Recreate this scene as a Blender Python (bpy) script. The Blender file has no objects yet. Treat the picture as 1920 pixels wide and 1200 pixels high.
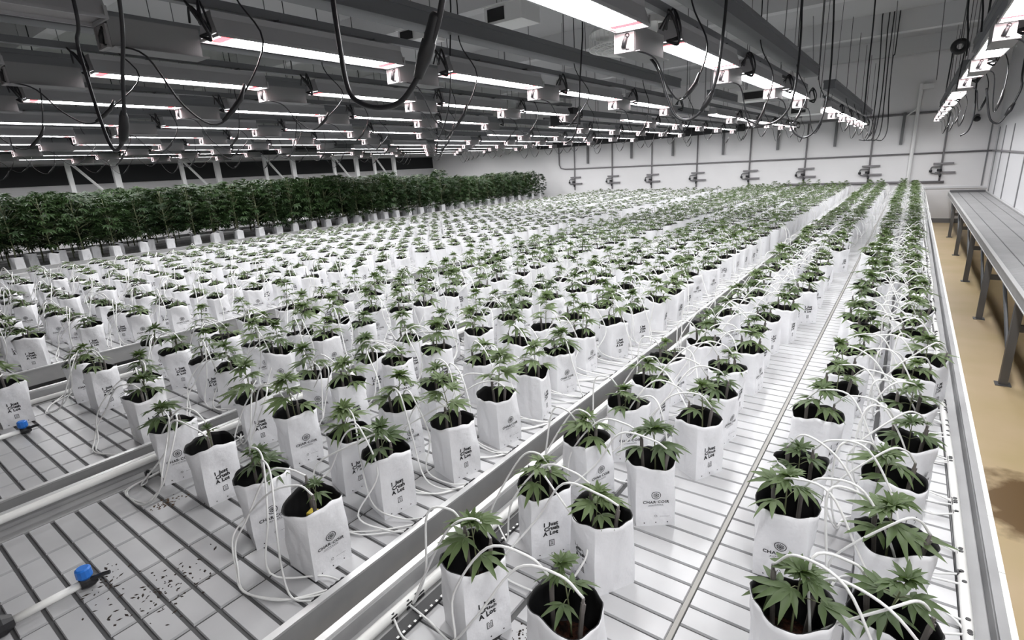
import bpy, math, random
import numpy as np
from mathutils import Matrix, Vector

# ------------------------------------------------------------------ camera, world, exposure
SC = bpy.context.scene
COL = SC.collection
F_PX = 991.8
CAM_Z = 2.10
YAW, PITCH, ROLL = -0.6435, 0.2798, 0.0544


def cam_axes():
    cy, sy, cp, sp = math.cos(YAW), math.sin(YAW), math.cos(PITCH), math.sin(PITCH)
    fw = np.array([sy * cp, cy * cp, -sp])
    r = np.array([cy, -sy, 0.0])
    d = np.cross(fw, r)
    c, s = math.cos(ROLL), math.sin(ROLL)
    return np.stack([c * r + s * d, -s * r + c * d, fw])


CM = cam_axes()
cd = bpy.data.cameras.new('camera')
cam = bpy.data.objects.new('camera', cd)
COL.objects.link(cam)
R3 = np.stack([CM[0], -CM[1], -CM[2]], 1)
m4 = Matrix([[*R3[0], 0], [*R3[1], 0], [*R3[2], CAM_Z], [0, 0, 0, 1]])
cam.matrix_world = m4
cd.sensor_fit = 'HORIZONTAL'
cd.sensor_width = 36.0
cd.lens = F_PX / 1920 * 36.0
cd.clip_start = 0.02
cd.clip_end = 200
SC.camera = cam

w = bpy.data.worlds.new('world')
SC.world = w
w.use_nodes = True
w.node_tree.nodes['Background'].inputs[0].default_value = (0.02, 0.02, 0.022, 1)
w.node_tree.nodes['Background'].inputs[1].default_value = 0.3

SC.view_settings.view_transform = 'Standard'
SC.view_settings.look = 'None'
SC.view_settings.gamma = 1.0
SC.view_settings.use_curve_mapping = False
SC.view_settings.exposure = 0.0
LED_STRENGTH = 46.0

BZ = 0.85            # bench tray surface height
BEND = 18.6          # far end of benches
BSTART = -0.6
WALL_Y = 19.1
RNG = random.Random(7)


def project(p):
    q = CM @ (np.array(p, float) - np.array([0, 0, CAM_Z]))
    if q[2] <= 0.05:
        return None
    return 960 + F_PX * q[0] / q[2], 600 + F_PX * q[1] / q[2], q[2]


# ------------------------------------------------------------------ materials
MATS = {}


def mat(name, col, rough=0.5, metal=0.0, spec=0.5, noise=None, bump=None, emit=None):
    if name in MATS:
        return MATS[name]
    m = bpy.data.materials.new(name)
    m.use_nodes = True
    nt = m.node_tree
    b = nt.nodes['Principled BSDF']
    b.inputs['Base Color'].default_value = (*col, 1)
    b.inputs['Roughness'].default_value = rough
    b.inputs['Metallic'].default_value = metal
    b.inputs['Specular IOR Level'].default_value = spec
    if noise:
        scale, amt, col2 = noise
        tc = nt.nodes.new('ShaderNodeTexCoord')
        n = nt.nodes.new('ShaderNodeTexNoise')
        n.inputs['Scale'].default_value = scale
        n.inputs['Detail'].default_value = 6
        r = nt.nodes.new('ShaderNodeValToRGB')
        r.color_ramp.elements[0].position = 0.5 - amt
        r.color_ramp.elements[1].position = 0.5 + amt
        r.color_ramp.elements[0].color = (*col, 1)
        r.color_ramp.elements[1].color = (*col2, 1)
        nt.links.new(tc.outputs['Object'], n.inputs['Vector'])
        nt.links.new(n.outputs['Fac'], r.inputs['Fac'])
        nt.links.new(r.outputs['Color'], b.inputs['Base Color'])
    if bump:
        scale, strength = bump
        tc = nt.nodes.new('ShaderNodeTexCoord')
        n = nt.nodes.new('ShaderNodeTexNoise')
        n.inputs['Scale'].default_value = scale
        n.inputs['Detail'].default_value = 4
        bm_ = nt.nodes.new('ShaderNodeBump')
        bm_.inputs['Strength'].default_value = strength
        bm_.inputs['Distance'].default_value = 0.01
        nt.links.new(tc.outputs['Object'], n.inputs['Vector'])
        nt.links.new(n.outputs['Fac'], bm_.inputs['Height'])
        nt.links.new(bm_.outputs['Normal'], b.inputs['Normal'])
    if emit:
        b.inputs['Emission Color'].default_value = (*emit[0], 1)
        b.inputs['Emission Strength'].default_value = emit[1]
    MATS[name] = m
    return m


M_WHITE = mat('bag_white_plastic', (0.81, 0.81, 0.83), 0.36, 0, 0.5, bump=(16, 0.6))
M_LINER = mat('bag_black_inside', (0.010, 0.010, 0.011), 0.6, 0, 0.3)
M_INK = mat('printed_ink', (0.012, 0.012, 0.014), 0.5)
M_COIR = mat('coir_soil', (0.010, 0.007, 0.006), 0.95, 0, 0.1, noise=(60, 0.12, (0.055, 0.022, 0.014)), bump=(90, 1.0))
M_STEM = mat('stem_green', (0.17, 0.19, 0.10), 0.6)
M_STAKE = mat('stake_grey', (0.17, 0.155, 0.145), 0.5)
M_BLACK = mat('black_plastic', (0.014, 0.014, 0.016), 0.45)
M_TUBE = mat('tube_white', (0.78, 0.78, 0.77), 0.35)
M_PVC = mat('pvc_white', (0.80, 0.80, 0.78), 0.3)
M_BLUE = mat('valve_blue', (0.02, 0.17, 0.62), 0.35)
M_TRAY = mat('tray_grey_plastic', (0.42, 0.42, 0.43), 0.32, 0, 0.5, noise=(3.0, 0.22, (0.56, 0.56, 0.57)))
M_GROOVE = mat('tray_groove', (0.07, 0.07, 0.072), 0.5)
M_GALV = mat('galvanised_steel', (0.36, 0.36, 0.365), 0.48, 0.35, 0.5, noise=(9, 0.2, (0.44, 0.44, 0.44)))
M_ALU = mat('aluminium_rim', (0.70, 0.70, 0.70), 0.35, 0.5)
M_TABLE = mat('bench_tray_grey', (0.30, 0.30, 0.305), 0.4, 0, 0.4, noise=(2.5, 0.25, (0.38, 0.38, 0.385)))
M_LEDGE = mat('ledge_grey', (0.26, 0.26, 0.265), 0.5, 0.2, 0.4, noise=(5, 0.2, (0.32, 0.32, 0.325)))
M_STRIP = mat('seam_strip', (0.30, 0.29, 0.27), 0.45)
M_LEGS = mat('leg_steel', (0.16, 0.16, 0.165), 0.5, 0.5)
M_RAIL = mat('rail_steel', (0.155, 0.16, 0.17), 0.45, 0.4)
M_HOUSE = mat('lamp_housing', (0.35, 0.35, 0.36), 0.45, 0.2)
M_PLATE = mat('lamp_end_plate', (0.30, 0.29, 0.295), 0.6, 0, 0.2)
M_DRIVER = mat('driver_box_grey', (0.22, 0.22, 0.225), 0.6, 0, 0.2)
M_CABLE = mat('cable_black', (0.012, 0.012, 0.015), 0.4)
M_WALL = mat('wall_white_paint', (0.74, 0.73, 0.74), 0.6, 0, 0.3, noise=(1.2, 0.3, (0.79, 0.78, 0.79)))
M_PANEL = mat('wall_panel_white', (0.66, 0.66, 0.68), 0.45)
M_SEAM = mat('panel_seam_grey', (0.20, 0.20, 0.21), 0.5)
M_CEIL = mat('ceiling_concrete', (0.47, 0.47, 0.48), 0.8, 0, 0.2)
M_BEAM = mat('beam_concrete', (0.56, 0.56, 0.57), 0.8, 0, 0.2)
M_DARKW = mat('dark_sheet_and_shade', (0.035, 0.036, 0.038), 0.7, 0, 0.2)  # left wall sheet and girder, also the added tube of beam shade
M_CONDUIT = mat('grey_conduit', (0.20, 0.19, 0.20), 0.5)
M_FAN = mat('fan_white', (0.80, 0.80, 0.80), 0.5)
M_GREENPL = mat('green_tag', (0.09, 0.15, 0.12), 0.5)
M_YELLOW = mat('yellow_card', (0.62, 0.47, 0.05), 0.6)
M_DIRT = mat('spilled_coir', (0.03, 0.02, 0.015), 0.9)


def leaf_mat(name, c1, c2, back):
    m = bpy.data.materials.new(name)
    m.use_nodes = True
    nt = m.node_tree
    b = nt.nodes['Principled BSDF']
    b.inputs['Roughness'].default_value = 0.5
    b.inputs['Specular IOR Level'].default_value = 0.35
    oi = nt.nodes.new('ShaderNodeObjectInfo')
    tc = nt.nodes.new('ShaderNodeTexCoord')
    n = nt.nodes.new('ShaderNodeTexNoise')
    n.inputs['Scale'].default_value = 9
    add = nt.nodes.new('ShaderNodeMath')
    add.operation = 'MULTIPLY_ADD'
    add.inputs[1].default_value = 0.55
    mul = nt.nodes.new('ShaderNodeMath')
    mul.operation = 'MULTIPLY'
    mul.inputs[1].default_value = 0.45
    r = nt.nodes.new('ShaderNodeValToRGB')
    r.color_ramp.elements[0].position = 0.2
    r.color_ramp.elements[1].position = 0.8
    r.color_ramp.elements[0].color = (*c1, 1)
    r.color_ramp.elements[1].color = (*c2, 1)
    nt.links.new(tc.outputs['Object'], n.inputs['Vector'])
    nt.links.new(oi.outputs['Random'], mul.inputs[0])
    nt.links.new(n.outputs['Fac'], add.inputs[0])
    nt.links.new(mul.outputs[0], add.inputs[2])
    nt.links.new(add.outputs[0], r.inputs['Fac'])
    nt.links.new(r.outputs['Color'], b.inputs['Base Color'])
    tr = nt.nodes.new('ShaderNodeBsdfTranslucent')
    tr.inputs['Color'].default_value = (*back, 1)
    mx = nt.nodes.new('ShaderNodeMixShader')
    mx.inputs[0].default_value = 0.22
    nt.links.new(b.outputs[0], mx.inputs[1])
    nt.links.new(tr.outputs[0], mx.inputs[2])
    nt.links.new(mx.outputs[0], nt.nodes['Material Output'].inputs['Surface'])
    MATS[name] = m
    return m


M_LEAF = leaf_mat('seedling_leaf', (0.062, 0.095, 0.040), (0.138, 0.192, 0.076), (0.13, 0.21, 0.05))
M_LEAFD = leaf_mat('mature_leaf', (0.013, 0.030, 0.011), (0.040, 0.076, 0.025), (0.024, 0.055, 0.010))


def led_mat():
    m = bpy.data.materials.new('led_diffuser')
    m.use_nodes = True
    nt = m.node_tree
    nt.nodes.remove(nt.nodes['Principled BSDF'])
    e = nt.nodes.new('ShaderNodeEmission')
    tc = nt.nodes.new('ShaderNodeTexCoord')
    sx = nt.nodes.new('ShaderNodeSeparateXYZ')
    nt.links.new(tc.outputs['Object'], sx.inputs[0])
    r = nt.nodes.new('ShaderNodeValToRGB')
    mp = nt.nodes.new('ShaderNodeMapRange')
    mp.inputs['From Min'].default_value = 0
    mp.inputs['From Max'].default_value = -1.20
    nt.links.new(sx.outputs['Y'], mp.inputs['Value'])
    nt.links.new(mp.outputs[0], r.inputs['Fac'])
    cr = r.color_ramp
    cr.interpolation = 'CONSTANT'
    pink, whi = (0.20, 0.0115, 0.0135, 1), (0.975, 0.995, 1.0, 1)
    cr.elements[0].position = 0.0
    cr.elements[0].color = whi
    cr.elements[1].position = 0.02
    cr.elements[1].color = pink
    for p, c in ((0.072, whi), (0.30, pink), (0.306, whi), (0.62, pink), (0.626, whi), (0.84, pink), (0.85, whi), (0.925, pink), (0.975, whi)):
        el = cr.elements.new(p)
        el.color = c
    nt.links.new(r.outputs['Color'], e.inputs['Color'])
    e.inputs['Strength'].default_value = LED_STRENGTH
    nt.links.new(e.outputs[0], nt.nodes['Material Output'].inputs['Surface'])
    return m


M_LED = led_mat()


def floor_mat():
    m = bpy.data.materials.new('floor_epoxy_tan')
    m.use_nodes = True
    nt = m.node_tree
    b = nt.nodes['Principled BSDF']
    tc = nt.nodes.new('ShaderNodeTexCoord')
    n = nt.nodes.new('ShaderNodeTexNoise')
    n.inputs['Scale'].default_value = 1.4
    n.inputs['Detail'].default_value = 7
    r = nt.nodes.new('ShaderNodeValToRGB')
    r.color_ramp.elements[0].position = 0.3
    r.color_ramp.elements[0].color = (0.68, 0.53, 0.28, 1)
    r.color_ramp.elements[1].position = 0.7
    r.color_ramp.elements[1].color = (0.80, 0.61, 0.40, 1)
    nt.links.new(tc.outputs['Object'], n.inputs['Vector'])
    nt.links.new(n.outputs['Fac'], r.inputs['Fac'])
    # brown wet stain lying across the aisle
    vm = nt.nodes.new('ShaderNodeVectorMath')
    vm.operation = 'SUBTRACT'
    vm.inputs[1].default_value = (0.76, 3.95, 0)
    nt.links.new(tc.outputs['Object'], vm.inputs[0])
    sc = nt.nodes.new('ShaderNodeVectorMath')
    sc.operation = 'MULTIPLY'
    sc.inputs[1].default_value = (2.4, 1.15, 0)
    nt.links.new(vm.outputs[0], sc.inputs[0])
    ln = nt.nodes.new('ShaderNodeVectorMath')
    ln.operation = 'LENGTH'
    nt.links.new(sc.outputs[0], ln.inputs[0])
    n2 = nt.nodes.new('ShaderNodeTexNoise')
    n2.inputs['Scale'].default_value = 5
    n2.inputs['Detail'].default_value = 6
    nt.links.new(tc.outputs['Object'], n2.inputs['Vector'])
    ad = nt.nodes.new('ShaderNodeMath')
    ad.operation = 'MULTIPLY_ADD'
    ad.inputs[1].default_value = 0.9
    nt.links.new(n2.outputs['Fac'], ad.inputs[0])
    nt.links.new(ln.outputs['Value'], ad.inputs[2])
    r2 = nt.nodes.new('ShaderNodeValToRGB')
    r2.color_ramp.elements[0].position = 0.78
    r2.color_ramp.elements[0].color = (1, 1, 1, 1)
    r2.color_ramp.elements[1].position = 1.16
    r2.color_ramp.elements[1].color = (0, 0, 0, 1)
    nt.links.new(ad.outputs[0], r2.inputs['Fac'])
    mx = nt.nodes.new('ShaderNodeMix')
    mx.data_type = 'RGBA'
    mx.inputs[7].default_value = (0.21, 0.125, 0.05, 1)
    nt.links.new(r2.outputs['Color'], mx.inputs[0])
    nt.links.new(r.outputs['Color'], mx.inputs[6])
    nt.links.new(mx.outputs[2], b.inputs['Base Color'])
    b.inputs['Roughness'].default_value = 0.38
    return m


M_FLOOR = floor_mat()


# ------------------------------------------------------------------ mesh building
class MB:
    def __init__(s):
        s.v, s.f, s.m, s.n = [], [], [], 0

    def add(s, verts, faces, mi=0):
        o = s.n
        s.v.extend([tuple(map(float, p)) for p in verts])
        s.n += len(verts)
        for f in faces:
            s.f.append([i + o for i in f])
            s.m.append(mi)

    def box(s, a, b, mi=0, bevel=0.0):
        x0, y0, z0 = a
        x1, y1, z1 = b
        v = [(x0, y0, z0), (x1, y0, z0), (x1, y1, z0), (x0, y1, z0), (x0, y0, z1), (x1, y0, z1), (x1, y1, z1), (x0, y1, z1)]
        f = [(0, 3, 2, 1), (4, 5, 6, 7), (0, 1, 5, 4), (1, 2, 6, 5), (2, 3, 7, 6), (3, 0, 4, 7)]
        s.add(v, f, mi)

    def prism(s, prof, y0, y1, mi=0, cap=True):
        """profile of (x, z) points, counter-clockwise, swept along y"""
        k = len(prof)
        v = [(x, y0, z) for x, z in prof] + [(x, y1, z) for x, z in prof]
        f = [(i, (i + 1) % k, (i + 1) % k + k, i + k) for i in range(k)]
        if cap:
            f += [tuple(range(k - 1, -1, -1)), tuple(range(k, 2 * k))]
        s.add(v, f, mi)

    def tube(s, pts, r, k=6, mi=0, cap=True):
        P = np.array(pts, float)
        n = len(P)
        rr = np.broadcast_to(np.array(r, float), (n,)) if not np.isscalar(r) else np.full(n, r)
        T = np.gradient(P, axis=0)
        T /= np.linalg.norm(T, axis=1)[:, None] + 1e-12
        up = np.array([0, 0, 1.0]) if abs(T[0][2]) < 0.9 else np.array([1.0, 0, 0])
        u = np.cross(up, T[0])
        u /= np.linalg.norm(u)
        V = []
        for i in range(n):
            u = u - T[i] * u.dot(T[i])
            u /= np.linalg.norm(u) + 1e-12
            w_ = np.cross(T[i], u)
            for j in range(k):
                a = 2 * math.pi * j / k
                V.append(P[i] + rr[i] * (math.cos(a) * u + math.sin(a) * w_))
        Fc = []
        for i in range(n - 1):
            for j in range(k):
                a, b = i * k + j, i * k + (j + 1) % k
                Fc.append((a, b, b + k, a + k))
        if cap:
            Fc.append(tuple(range(k - 1, -1, -1)))
            Fc.append(tuple(range((n - 1) * k, n * k)))
        s.add(V, Fc, mi)

    def ring(s, c, R, r, axis=2, k=24, kk=6, mi=0):
        pts = []
        for i in range(k + 1):
            a = 2 * math.pi * i / k
            p = [0, 0, 0]
            p[(axis + 1) % 3] = R * math.cos(a)
            p[(axis + 2) % 3] = R * math.sin(a)
            pts.append((c[0] + p[0], c[1] + p[1], c[2] + p[2]))
        s.tube(pts, r, kk, mi, cap=False)

    def merge(s, other, mt=None, mi_off=0):
        v = np.array(other.v)
        if mt is not None:
            v = v @ mt[:3, :3].T + mt[:3, 3]
        o = s.n
        s.v.extend(map(tuple, v))
        s.n += len(v)
        for f, m in zip(other.f, other.m):
            s.f.append([i + o for i in f])
            s.m.append(m + mi_off)

    def mesh(s, name, mats, smooth=False):
        me = bpy.data.meshes.new(name)
        me.from_pydata(s.v, [], s.f)
        for m in mats:
            me.materials.append(m)
        if len(mats) > 1:
            me.polygons.foreach_set('material_index', s.m)
        if smooth:
            me.polygons.foreach_set('use_smooth', [True] * len(s.f))
        me.update()
        return me


def link(name, me, parent=None, loc=(0, 0, 0), rz=0.0):
    o = bpy.data.objects.new(name, me)
    COL.objects.link(o)
    o.location = loc
    o.rotation_euler = (0, 0, rz)
    if parent is not None:
        o.parent = parent
    return o


def obj(name, mb, mats, parent=None, loc=(0, 0, 0), rz=0.0, smooth=False):
    if not isinstance(mats, (list, tuple)):
        mats = [mats]
    return link(name, mb.mesh(name, mats, smooth), parent, loc, rz)


def tag(o, label, cat, group=None, kind=None):
    o['label'] = label
    o['category'] = cat
    if group:
        o['group'] = group
    if kind:
        o['kind'] = kind
    return o


def thing(name, label, cat, loc=(0, 0, 0), rz=0.0, group=None):
    return tag(link(name, None, None, loc, rz), label, cat, group)


def structure(name, mb, mats):
    o = obj(name, mb, mats)
    o['kind'] = 'structure'
    return o


def spline(pts, n=8):
    """Catmull-Rom through the points"""
    P = [np.array(p, float) for p in pts]
    P = [2 * P[0] - P[1]] + P + [2 * P[-1] - P[-2]]
    out = []
    for i in range(1, len(P) - 2):
        a, b, c, d = P[i - 1:i + 3]
        for k in range(n):
            t = k / n
            out.append(0.5 * (2 * b + (c - a) * t + (2 * a - 5 * b + 4 * c - d) * t * t + (3 * b - a - 3 * c + d) * t ** 3))
    out.append(P[-2])
    return out


ORD = ['zeroth', 'first', 'second', 'third', 'fourth', 'fifth', 'sixth', 'seventh', 'eighth', 'ninth', 'tenth', 'eleventh', 'twelfth',
       'thirteenth', 'fourteenth', 'fifteenth', 'sixteenth', 'seventeenth', 'eighteenth', 'nineteenth']


def ordw(n):
    if n < 20:
        return ORD[n]
    tens = {2: 'twenty', 3: 'thirty', 4: 'forty', 5: 'fifty', 6: 'sixty'}
    t, u = divmod(n, 10)
    return (tens[t] + '-' + ORD[u]) if u else tens[t][:-1] + 'ieth'


# ------------------------------------------------------------------ room shell
XR, XL = 1.66, -18.6
YB = -3.5
CEIL_Z = 4.85
b = MB(); b.box((0.10, YB, -0.1), (XR, WALL_Y, 0)); structure('floor', b, M_FLOOR)
b = MB(); b.box((XL, YB, -0.1), (0.10, WALL_Y, 0)); structure('floor', b, mat('floor_grey_bounce', (0.36, 0.36, 0.36), 0.7, 0, 0.3, noise=(1.5, 0.3, (0.44, 0.44, 0.43))))  # unseen floor under the benches, made grey to keep bounced light neutral
b = MB(); b.box((XL, YB, CEIL_Z), (XR, WALL_Y, CEIL_Z + 0.1)); structure('ceiling', b, M_CEIL)
b = MB(); b.box((XL - 0.1, WALL_Y, -0.1), (XR + 0.1, WALL_Y + 0.1, CEIL_Z + .1)); structure('wall_far', b, M_WALL)
b = MB(); b.box((XL - 0.1, YB - 0.1, -0.1), (XR + 0.1, YB, CEIL_Z + .1)); structure('wall_back', b, M_WALL)
b = MB(); b.box((XR, YB, -0.1), (XR + 0.1, WALL_Y, CEIL_Z + .1)); structure('wall_right', b, M_PANEL)
b = MB(); b.box((XL - 0.1, YB, -0.1), (XL, WALL_Y, CEIL_Z + .1)); structure('wall_left', b, M_WALL)
# seams between the right wall panels
n = 0
for y in (18.6, 17.45, 16.0, 13.9, 11.9, 9.9, 7.9, 5.9):
    n += 1
    b = MB(); b.box((XR - 0.014, y - 0.035, 0.86), (XR, y + 0.035, 2.45)); structure('trim_%d' % n, b, M_SEAM)
n += 1
b = MB(); b.box((1.52, WALL_Y - 0.02, 0.98), (1.55, WALL_Y, 2.6)); structure('trim_%d' % n, b, M_SEAM)
n += 1
b = MB(); b.box((0.2, WALL_Y - 0.03, 0.93), (XR, WALL_Y, 0.99)); structure('trim_%d' % n, b, M_PANEL)
n += 1
b = MB(); b.box((XL, WALL_Y - 0.012, 0.0), (XR, WALL_Y, 0.12)); structure('baseboard_far', b, M_SEAM)
# dark sheet covering the upper part of the left wall, white below
b = MB(); b.box((XL, YB, 2.28), (XL + 0.06, WALL_Y, 2.78)); structure('trim_%d' % (n + 1), b, M_DARKW)
b = MB(); b.box((XL + 0.5, YB, 2.97), (XL + 0.9, WALL_Y - 0.05, 3.32)); structure('trim_%d' % (n + 2), b, M_DARKW)
# ceiling beams running across the room
for i, y in enumerate((3.2, 7.2, 11.2, 15.2, 18.9)):
    b = MB()
    b.prism([(0, 0)], 0, 0) if False else None
    b.add([(XL, y - 0.2, CEIL_Z), (XL, y + 0.2, CEIL_Z), (XL, y + 0.12, 4.45), (XL, y - 0.12, 4.45),
           (XR, y - 0.2, CEIL_Z), (XR, y + 0.2, CEIL_Z), (XR, y + 0.12, 4.45), (XR, y - 0.12, 4.45)],
          [(0, 1, 2, 3), (7, 6, 5, 4), (0, 3, 7, 4), (1, 5, 6, 2), (3, 2, 6, 7), (0, 4, 5, 1)])
    structure('trim_%d' % (n + 3 + i), b, M_BEAM)


# ------------------------------------------------------------------ benches
def bench(name, label, xr, xl, ylines, tr, tl, slat=0.0782, wide=0.016, start=BSTART, y_off=0.0):
    """rolling bench: tray of raised pads, two raised rims, legs"""
    t = thing(name, label, 'bench', ((xr + xl) / 2, 0, 0), 0, 'rolling benches under the seedlings')
    cx = (xr + xl) / 2
    gy = 0.0032 if xr > 0 else 0.005
    tb = MB()
    tb.box((tl - 0.01 - cx, start, BZ - 0.03), (tr + 0.01 - cx, BEND, BZ - 0.007), 1)
    xs = [tl] + sorted(ylines) + [tr]
    ny = int((BEND - start) / slat)
    for i in range(ny):
        y0, y1 = start + i * slat + gy + y_off, start + (i + 1) * slat - gy + y_off
        for x0, x1 in zip(xs[:-1], xs[1:]):
            g = wide / 2
            a, c = x0 + g * (0 if x0 == tl else 1) - cx, x1 - g * (0 if x1 == tr else 1) - cx
            e = 0.003
            z0, z1 = BZ - 0.009, BZ
            tb.add([(a, y0, z0), (c, y0, z0), (c, y1, z0), (a, y1, z0), (a + e, y0 + e, z1), (c - e, y0 + e, z1), (c - e, y1 - e, z1), (a + e, y1 - e, z1)],
                   [(4, 5, 6, 7), (0, 1, 5, 4), (1, 2, 6, 5), (2, 3, 7, 6), (3, 0, 4, 7)], 0)
    obj('tray', tb, [M_TRAY, M_GROOVE], t)
    if xr > 0:
        sb = MB(); sb.box((-0.38 - .0065 - cx, start, BZ - .0075), (-0.38 + .0065 - cx, BEND, BZ - .001))
        obj('seam_strip', sb, M_STRIP, t)
    for s, x, inner in ((1, xr, tr), (-1, xl, tl)):
        rb = MB()
        # flat ledge then an upstand with a rolled top edge
        p = [(inner - cx, BZ - 0.02), (x - s * 0.018 - cx, BZ - 0.02), (x - s * 0.018 - cx, BZ - 0.05), (x - cx, BZ - 0.05), (x - cx, BZ + 0.060), (x - s * 0.016 - cx, BZ + 0.060),
             (x - s * 0.022 - cx, BZ + 0.052), (x - s * 0.022 - cx, BZ + 0.004), (inner - cx, BZ + 0.002)]
        if s > 0:
            p = p[::1]
        else:
            p = p[::-1]
        rb.prism(p, start, BEND)
        obj('rim', rb, M_LEDGE if (xr > 0 and s > 0) else M_GALV, t)
        lb = MB()
        xa, xb = sorted((x - cx + s * 0.004, x - s * 0.020 - cx))
        lb.box((xa, start, BZ + 0.058), (xb, BEND, BZ + 0.066))
        obj('rim_edge', lb, M_LEDGE if (xr > 0 and s > 0) else M_ALU, t)
    for k in range(6):
        y = 0.9 + k * 3.4
        for s in (-0.42, 0.42):
            lb = MB()
            lb.box((s * (xr - xl) - 0.025, y - 0.025, 0), (s * (xr - xl) + 0.025, y + 0.025, BZ - 0.03))
            obj('leg', lb, M_LEGS, t)
    fb = MB()
    for s in (-0.42, 0.42):
        fb.box((s * (xr - xl) - 0.03, start, BZ - 0.09), (s * (xr - xl) + 0.03, BEND, BZ - 0.031))
    obj('frame', fb, M_LEGS, t)
    return t


BENCHES = [
    # right lip, left lip, tray right, tray left, pad lines, bag columns, pipe right, pipe left
    dict(xr=0.338, xl=-1.135, tr=0.255, tl=-1.02, lines=[-0.78, -0.38, 0.01], cols=[0.105, -0.15, -0.605, -0.885], pr=0.268, pl=-1.06, name='rolling bench beside the tan aisle, nearest to the camera', wide=0.017),
    dict(xr=-1.24, xl=-2.70, tr=-1.322, tl=-2.585, lines=[-2.354, -2.179, -1.95, -1.72, -1.55], cols=[-1.475, -1.79, -2.185, -2.475], pr=-1.30, pl=-2.615, name='second rolling bench from the aisle, blue valve at its near end', wide=0.010),
    dict(xr=-2.81, xl=-4.31, tr=-2.885, tl=-4.17, lines=[-2.972, -3.107, -3.278, -3.51, -3.75, -3.97], cols=[-3.03, -3.3, -3.72, -4.0], pr=-2.86, pl=-4.215, name='third rolling bench from the aisle, right of the gap in the benches', wide=0.010),
]
for k in range(4):
    xr = -4.83 - 1.6 * k
    BENCHES.append(dict(xr=xr, xl=xr - 1.48, tr=xr - 0.08, tl=xr - 1.37, lines=[xr - d for d in (.3, .47, .70, .93, 1.10)], cols=[xr - 0.24, xr - 0.55, xr - 0.97, xr - 1.26], pr=xr - 0.06, pl=xr - 1.40,
                        name=['rolling bench of low seedlings just left of the gap in the benches', 'second rolling bench of low seedlings beyond the gap',
                              'third rolling bench of low seedlings, last before the empty bench', 'empty grey rolling bench between low seedlings and mature dark plants'][k], wide=0.010))
for B in BENCHES:
    bench('rolling_bench', B['name'], B['xr'], B['xl'], B['lines'], B['tr'], B['tl'], wide=B['wide'])
MB8 = dict(xr=-11.75, xl=-13.2, tr=-11.83, tl=-13.1, lines=[-12.1, -12.5, -12.9], name='rolling bench carrying the tall dark mature plants, front one')
bench('rolling_bench', MB8['name'], MB8['xr'], MB8['xl'], MB8['lines'], MB8['tr'], MB8['tl'])
bench('rolling_bench', 'rolling bench carrying the tall dark mature plants, hindmost one', -13.3, -14.8, [-13.7, -14.1, -14.5], -13.38, -14.7)


def yline(xpx, z):
    return None


# aisle edge: white jointed strip along the right rim of the first bench
b = MB()
y = BSTART
while y < BEND:
    b.box((0.340, y, BZ + 0.050), (0.354, min(y + 0.30, BEND) - 0.003, BZ + 0.068))
    y += 0.30
tag(obj('edge_strip', b, M_PVC), 'long white jointed edging strip along the aisle side of the first bench', 'edging')

# irrigation pipes lying along the bench sides
pipes = [(0.268, BZ + 0.016, 0.0135, 'white irrigation pipe along the aisle side of the first bench', 0.15),
         (-1.06, BZ + 0.018, 0.016, 'white irrigation pipe along the left side of the first bench', 0.3),
         (-2.625, BZ + 0.074, 0.016, 'white irrigation pipe along the left side of the second bench', BSTART),
         (-4.21, BZ + 0.018, 0.016, 'white irrigation pipe along the left side of the third bench', 0.3),
         (-1.315, BZ + 0.006, 0.004, 'thin black drip line along the right side of the second bench', 0.3),
         (-2.88, BZ + 0.006, 0.004, 'thin black drip line along the right side of the third bench', 0.3)]
for k, (x, z, r, lab, y0) in enumerate(pipes):
    rr = random.Random(k + 3)
    pts = [(x + rr.uniform(-.008, .008) * (1 if r > .01 else 0.4), y0 + i * 0.6, z) for i in range(int((BEND - y0) / 0.6) + 1)]
    b = MB(); b.tube(spline(pts, 4), r, 10)
    tag(obj('irrigation_pipe', b, M_PVC if r > .01 else M_BLACK, smooth=True), lab, 'pipe')
# dark drain channel and dotted drip tape on the left side of the first bench
b = MB(); b.box((-1.035, BSTART, BZ + 0.001), (-0.995, BEND, BZ + 0.012), 0)
y = 0.3
while y < 8:
    b.box((-1.001, y, BZ + 0.012), (-0.994, y + 0.008, BZ + 0.0135), 1)
    y += 0.022
tag(obj('drip_tape', b, [M_BLACK, M_PVC]), 'black drip tape with white dots along the left of the first bench', 'drip tape')


# flush pipe stubs with blue valves at the near end of benches two and three
def flush(x, y, ln, label, group=None):
    t = thing('flush_valve_pipe', label, 'valve', (x, y, BZ))
    b = MB(); b.tube([(0, -ln, 0.022), (0, 0, 0.022)], 0.0125, 12)
    obj('pipe', b, M_PVC, t, smooth=True)
    b = MB(); b.tube([(0, -0.006, 0.022), (0, 0.008, 0.022), (0, 0.028, 0.022), (0, 0.040, 0.022)], [0.017, 0.021, 0.021, 0.015], 12)
    obj('valve_body', b, M_BLACK, t)
    b = MB(); b.tube([(0, 0.012, 0.036), (0, 0.012, 0.046), (0, 0.012, 0.072), (0, 0.012, 0.076)], [0.015, 0.023, 0.022, 0.017], 12)
    obj('valve_cap', b, M_BLUE, t)
    b = MB(); b.tube([(0.012, 0.024, 0.030), (0.030, 0.05, 0.038), (0.042, 0.068, 0.040)], [0.008, 0.007, 0.0065], 8)
    obj('valve_handle', b, M_BLACK, t)
    b = MB(); b.tube([(0, -ln - 0.10, 0.024), (0, -ln - 0.02, 0.024), (0, -ln + 0.005, 0.024)], [0.034, 0.034, 0.018], 12)
    obj('coupling', b, M_BLACK, t)


flush(-2.02, 0.285, 0.175, 'white pipe with blue valve and black handle at the near bottom corner')
flush(-3.72, 0.49, 0.26, 'white pipe with blue valve further back beside the left bench')

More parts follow.
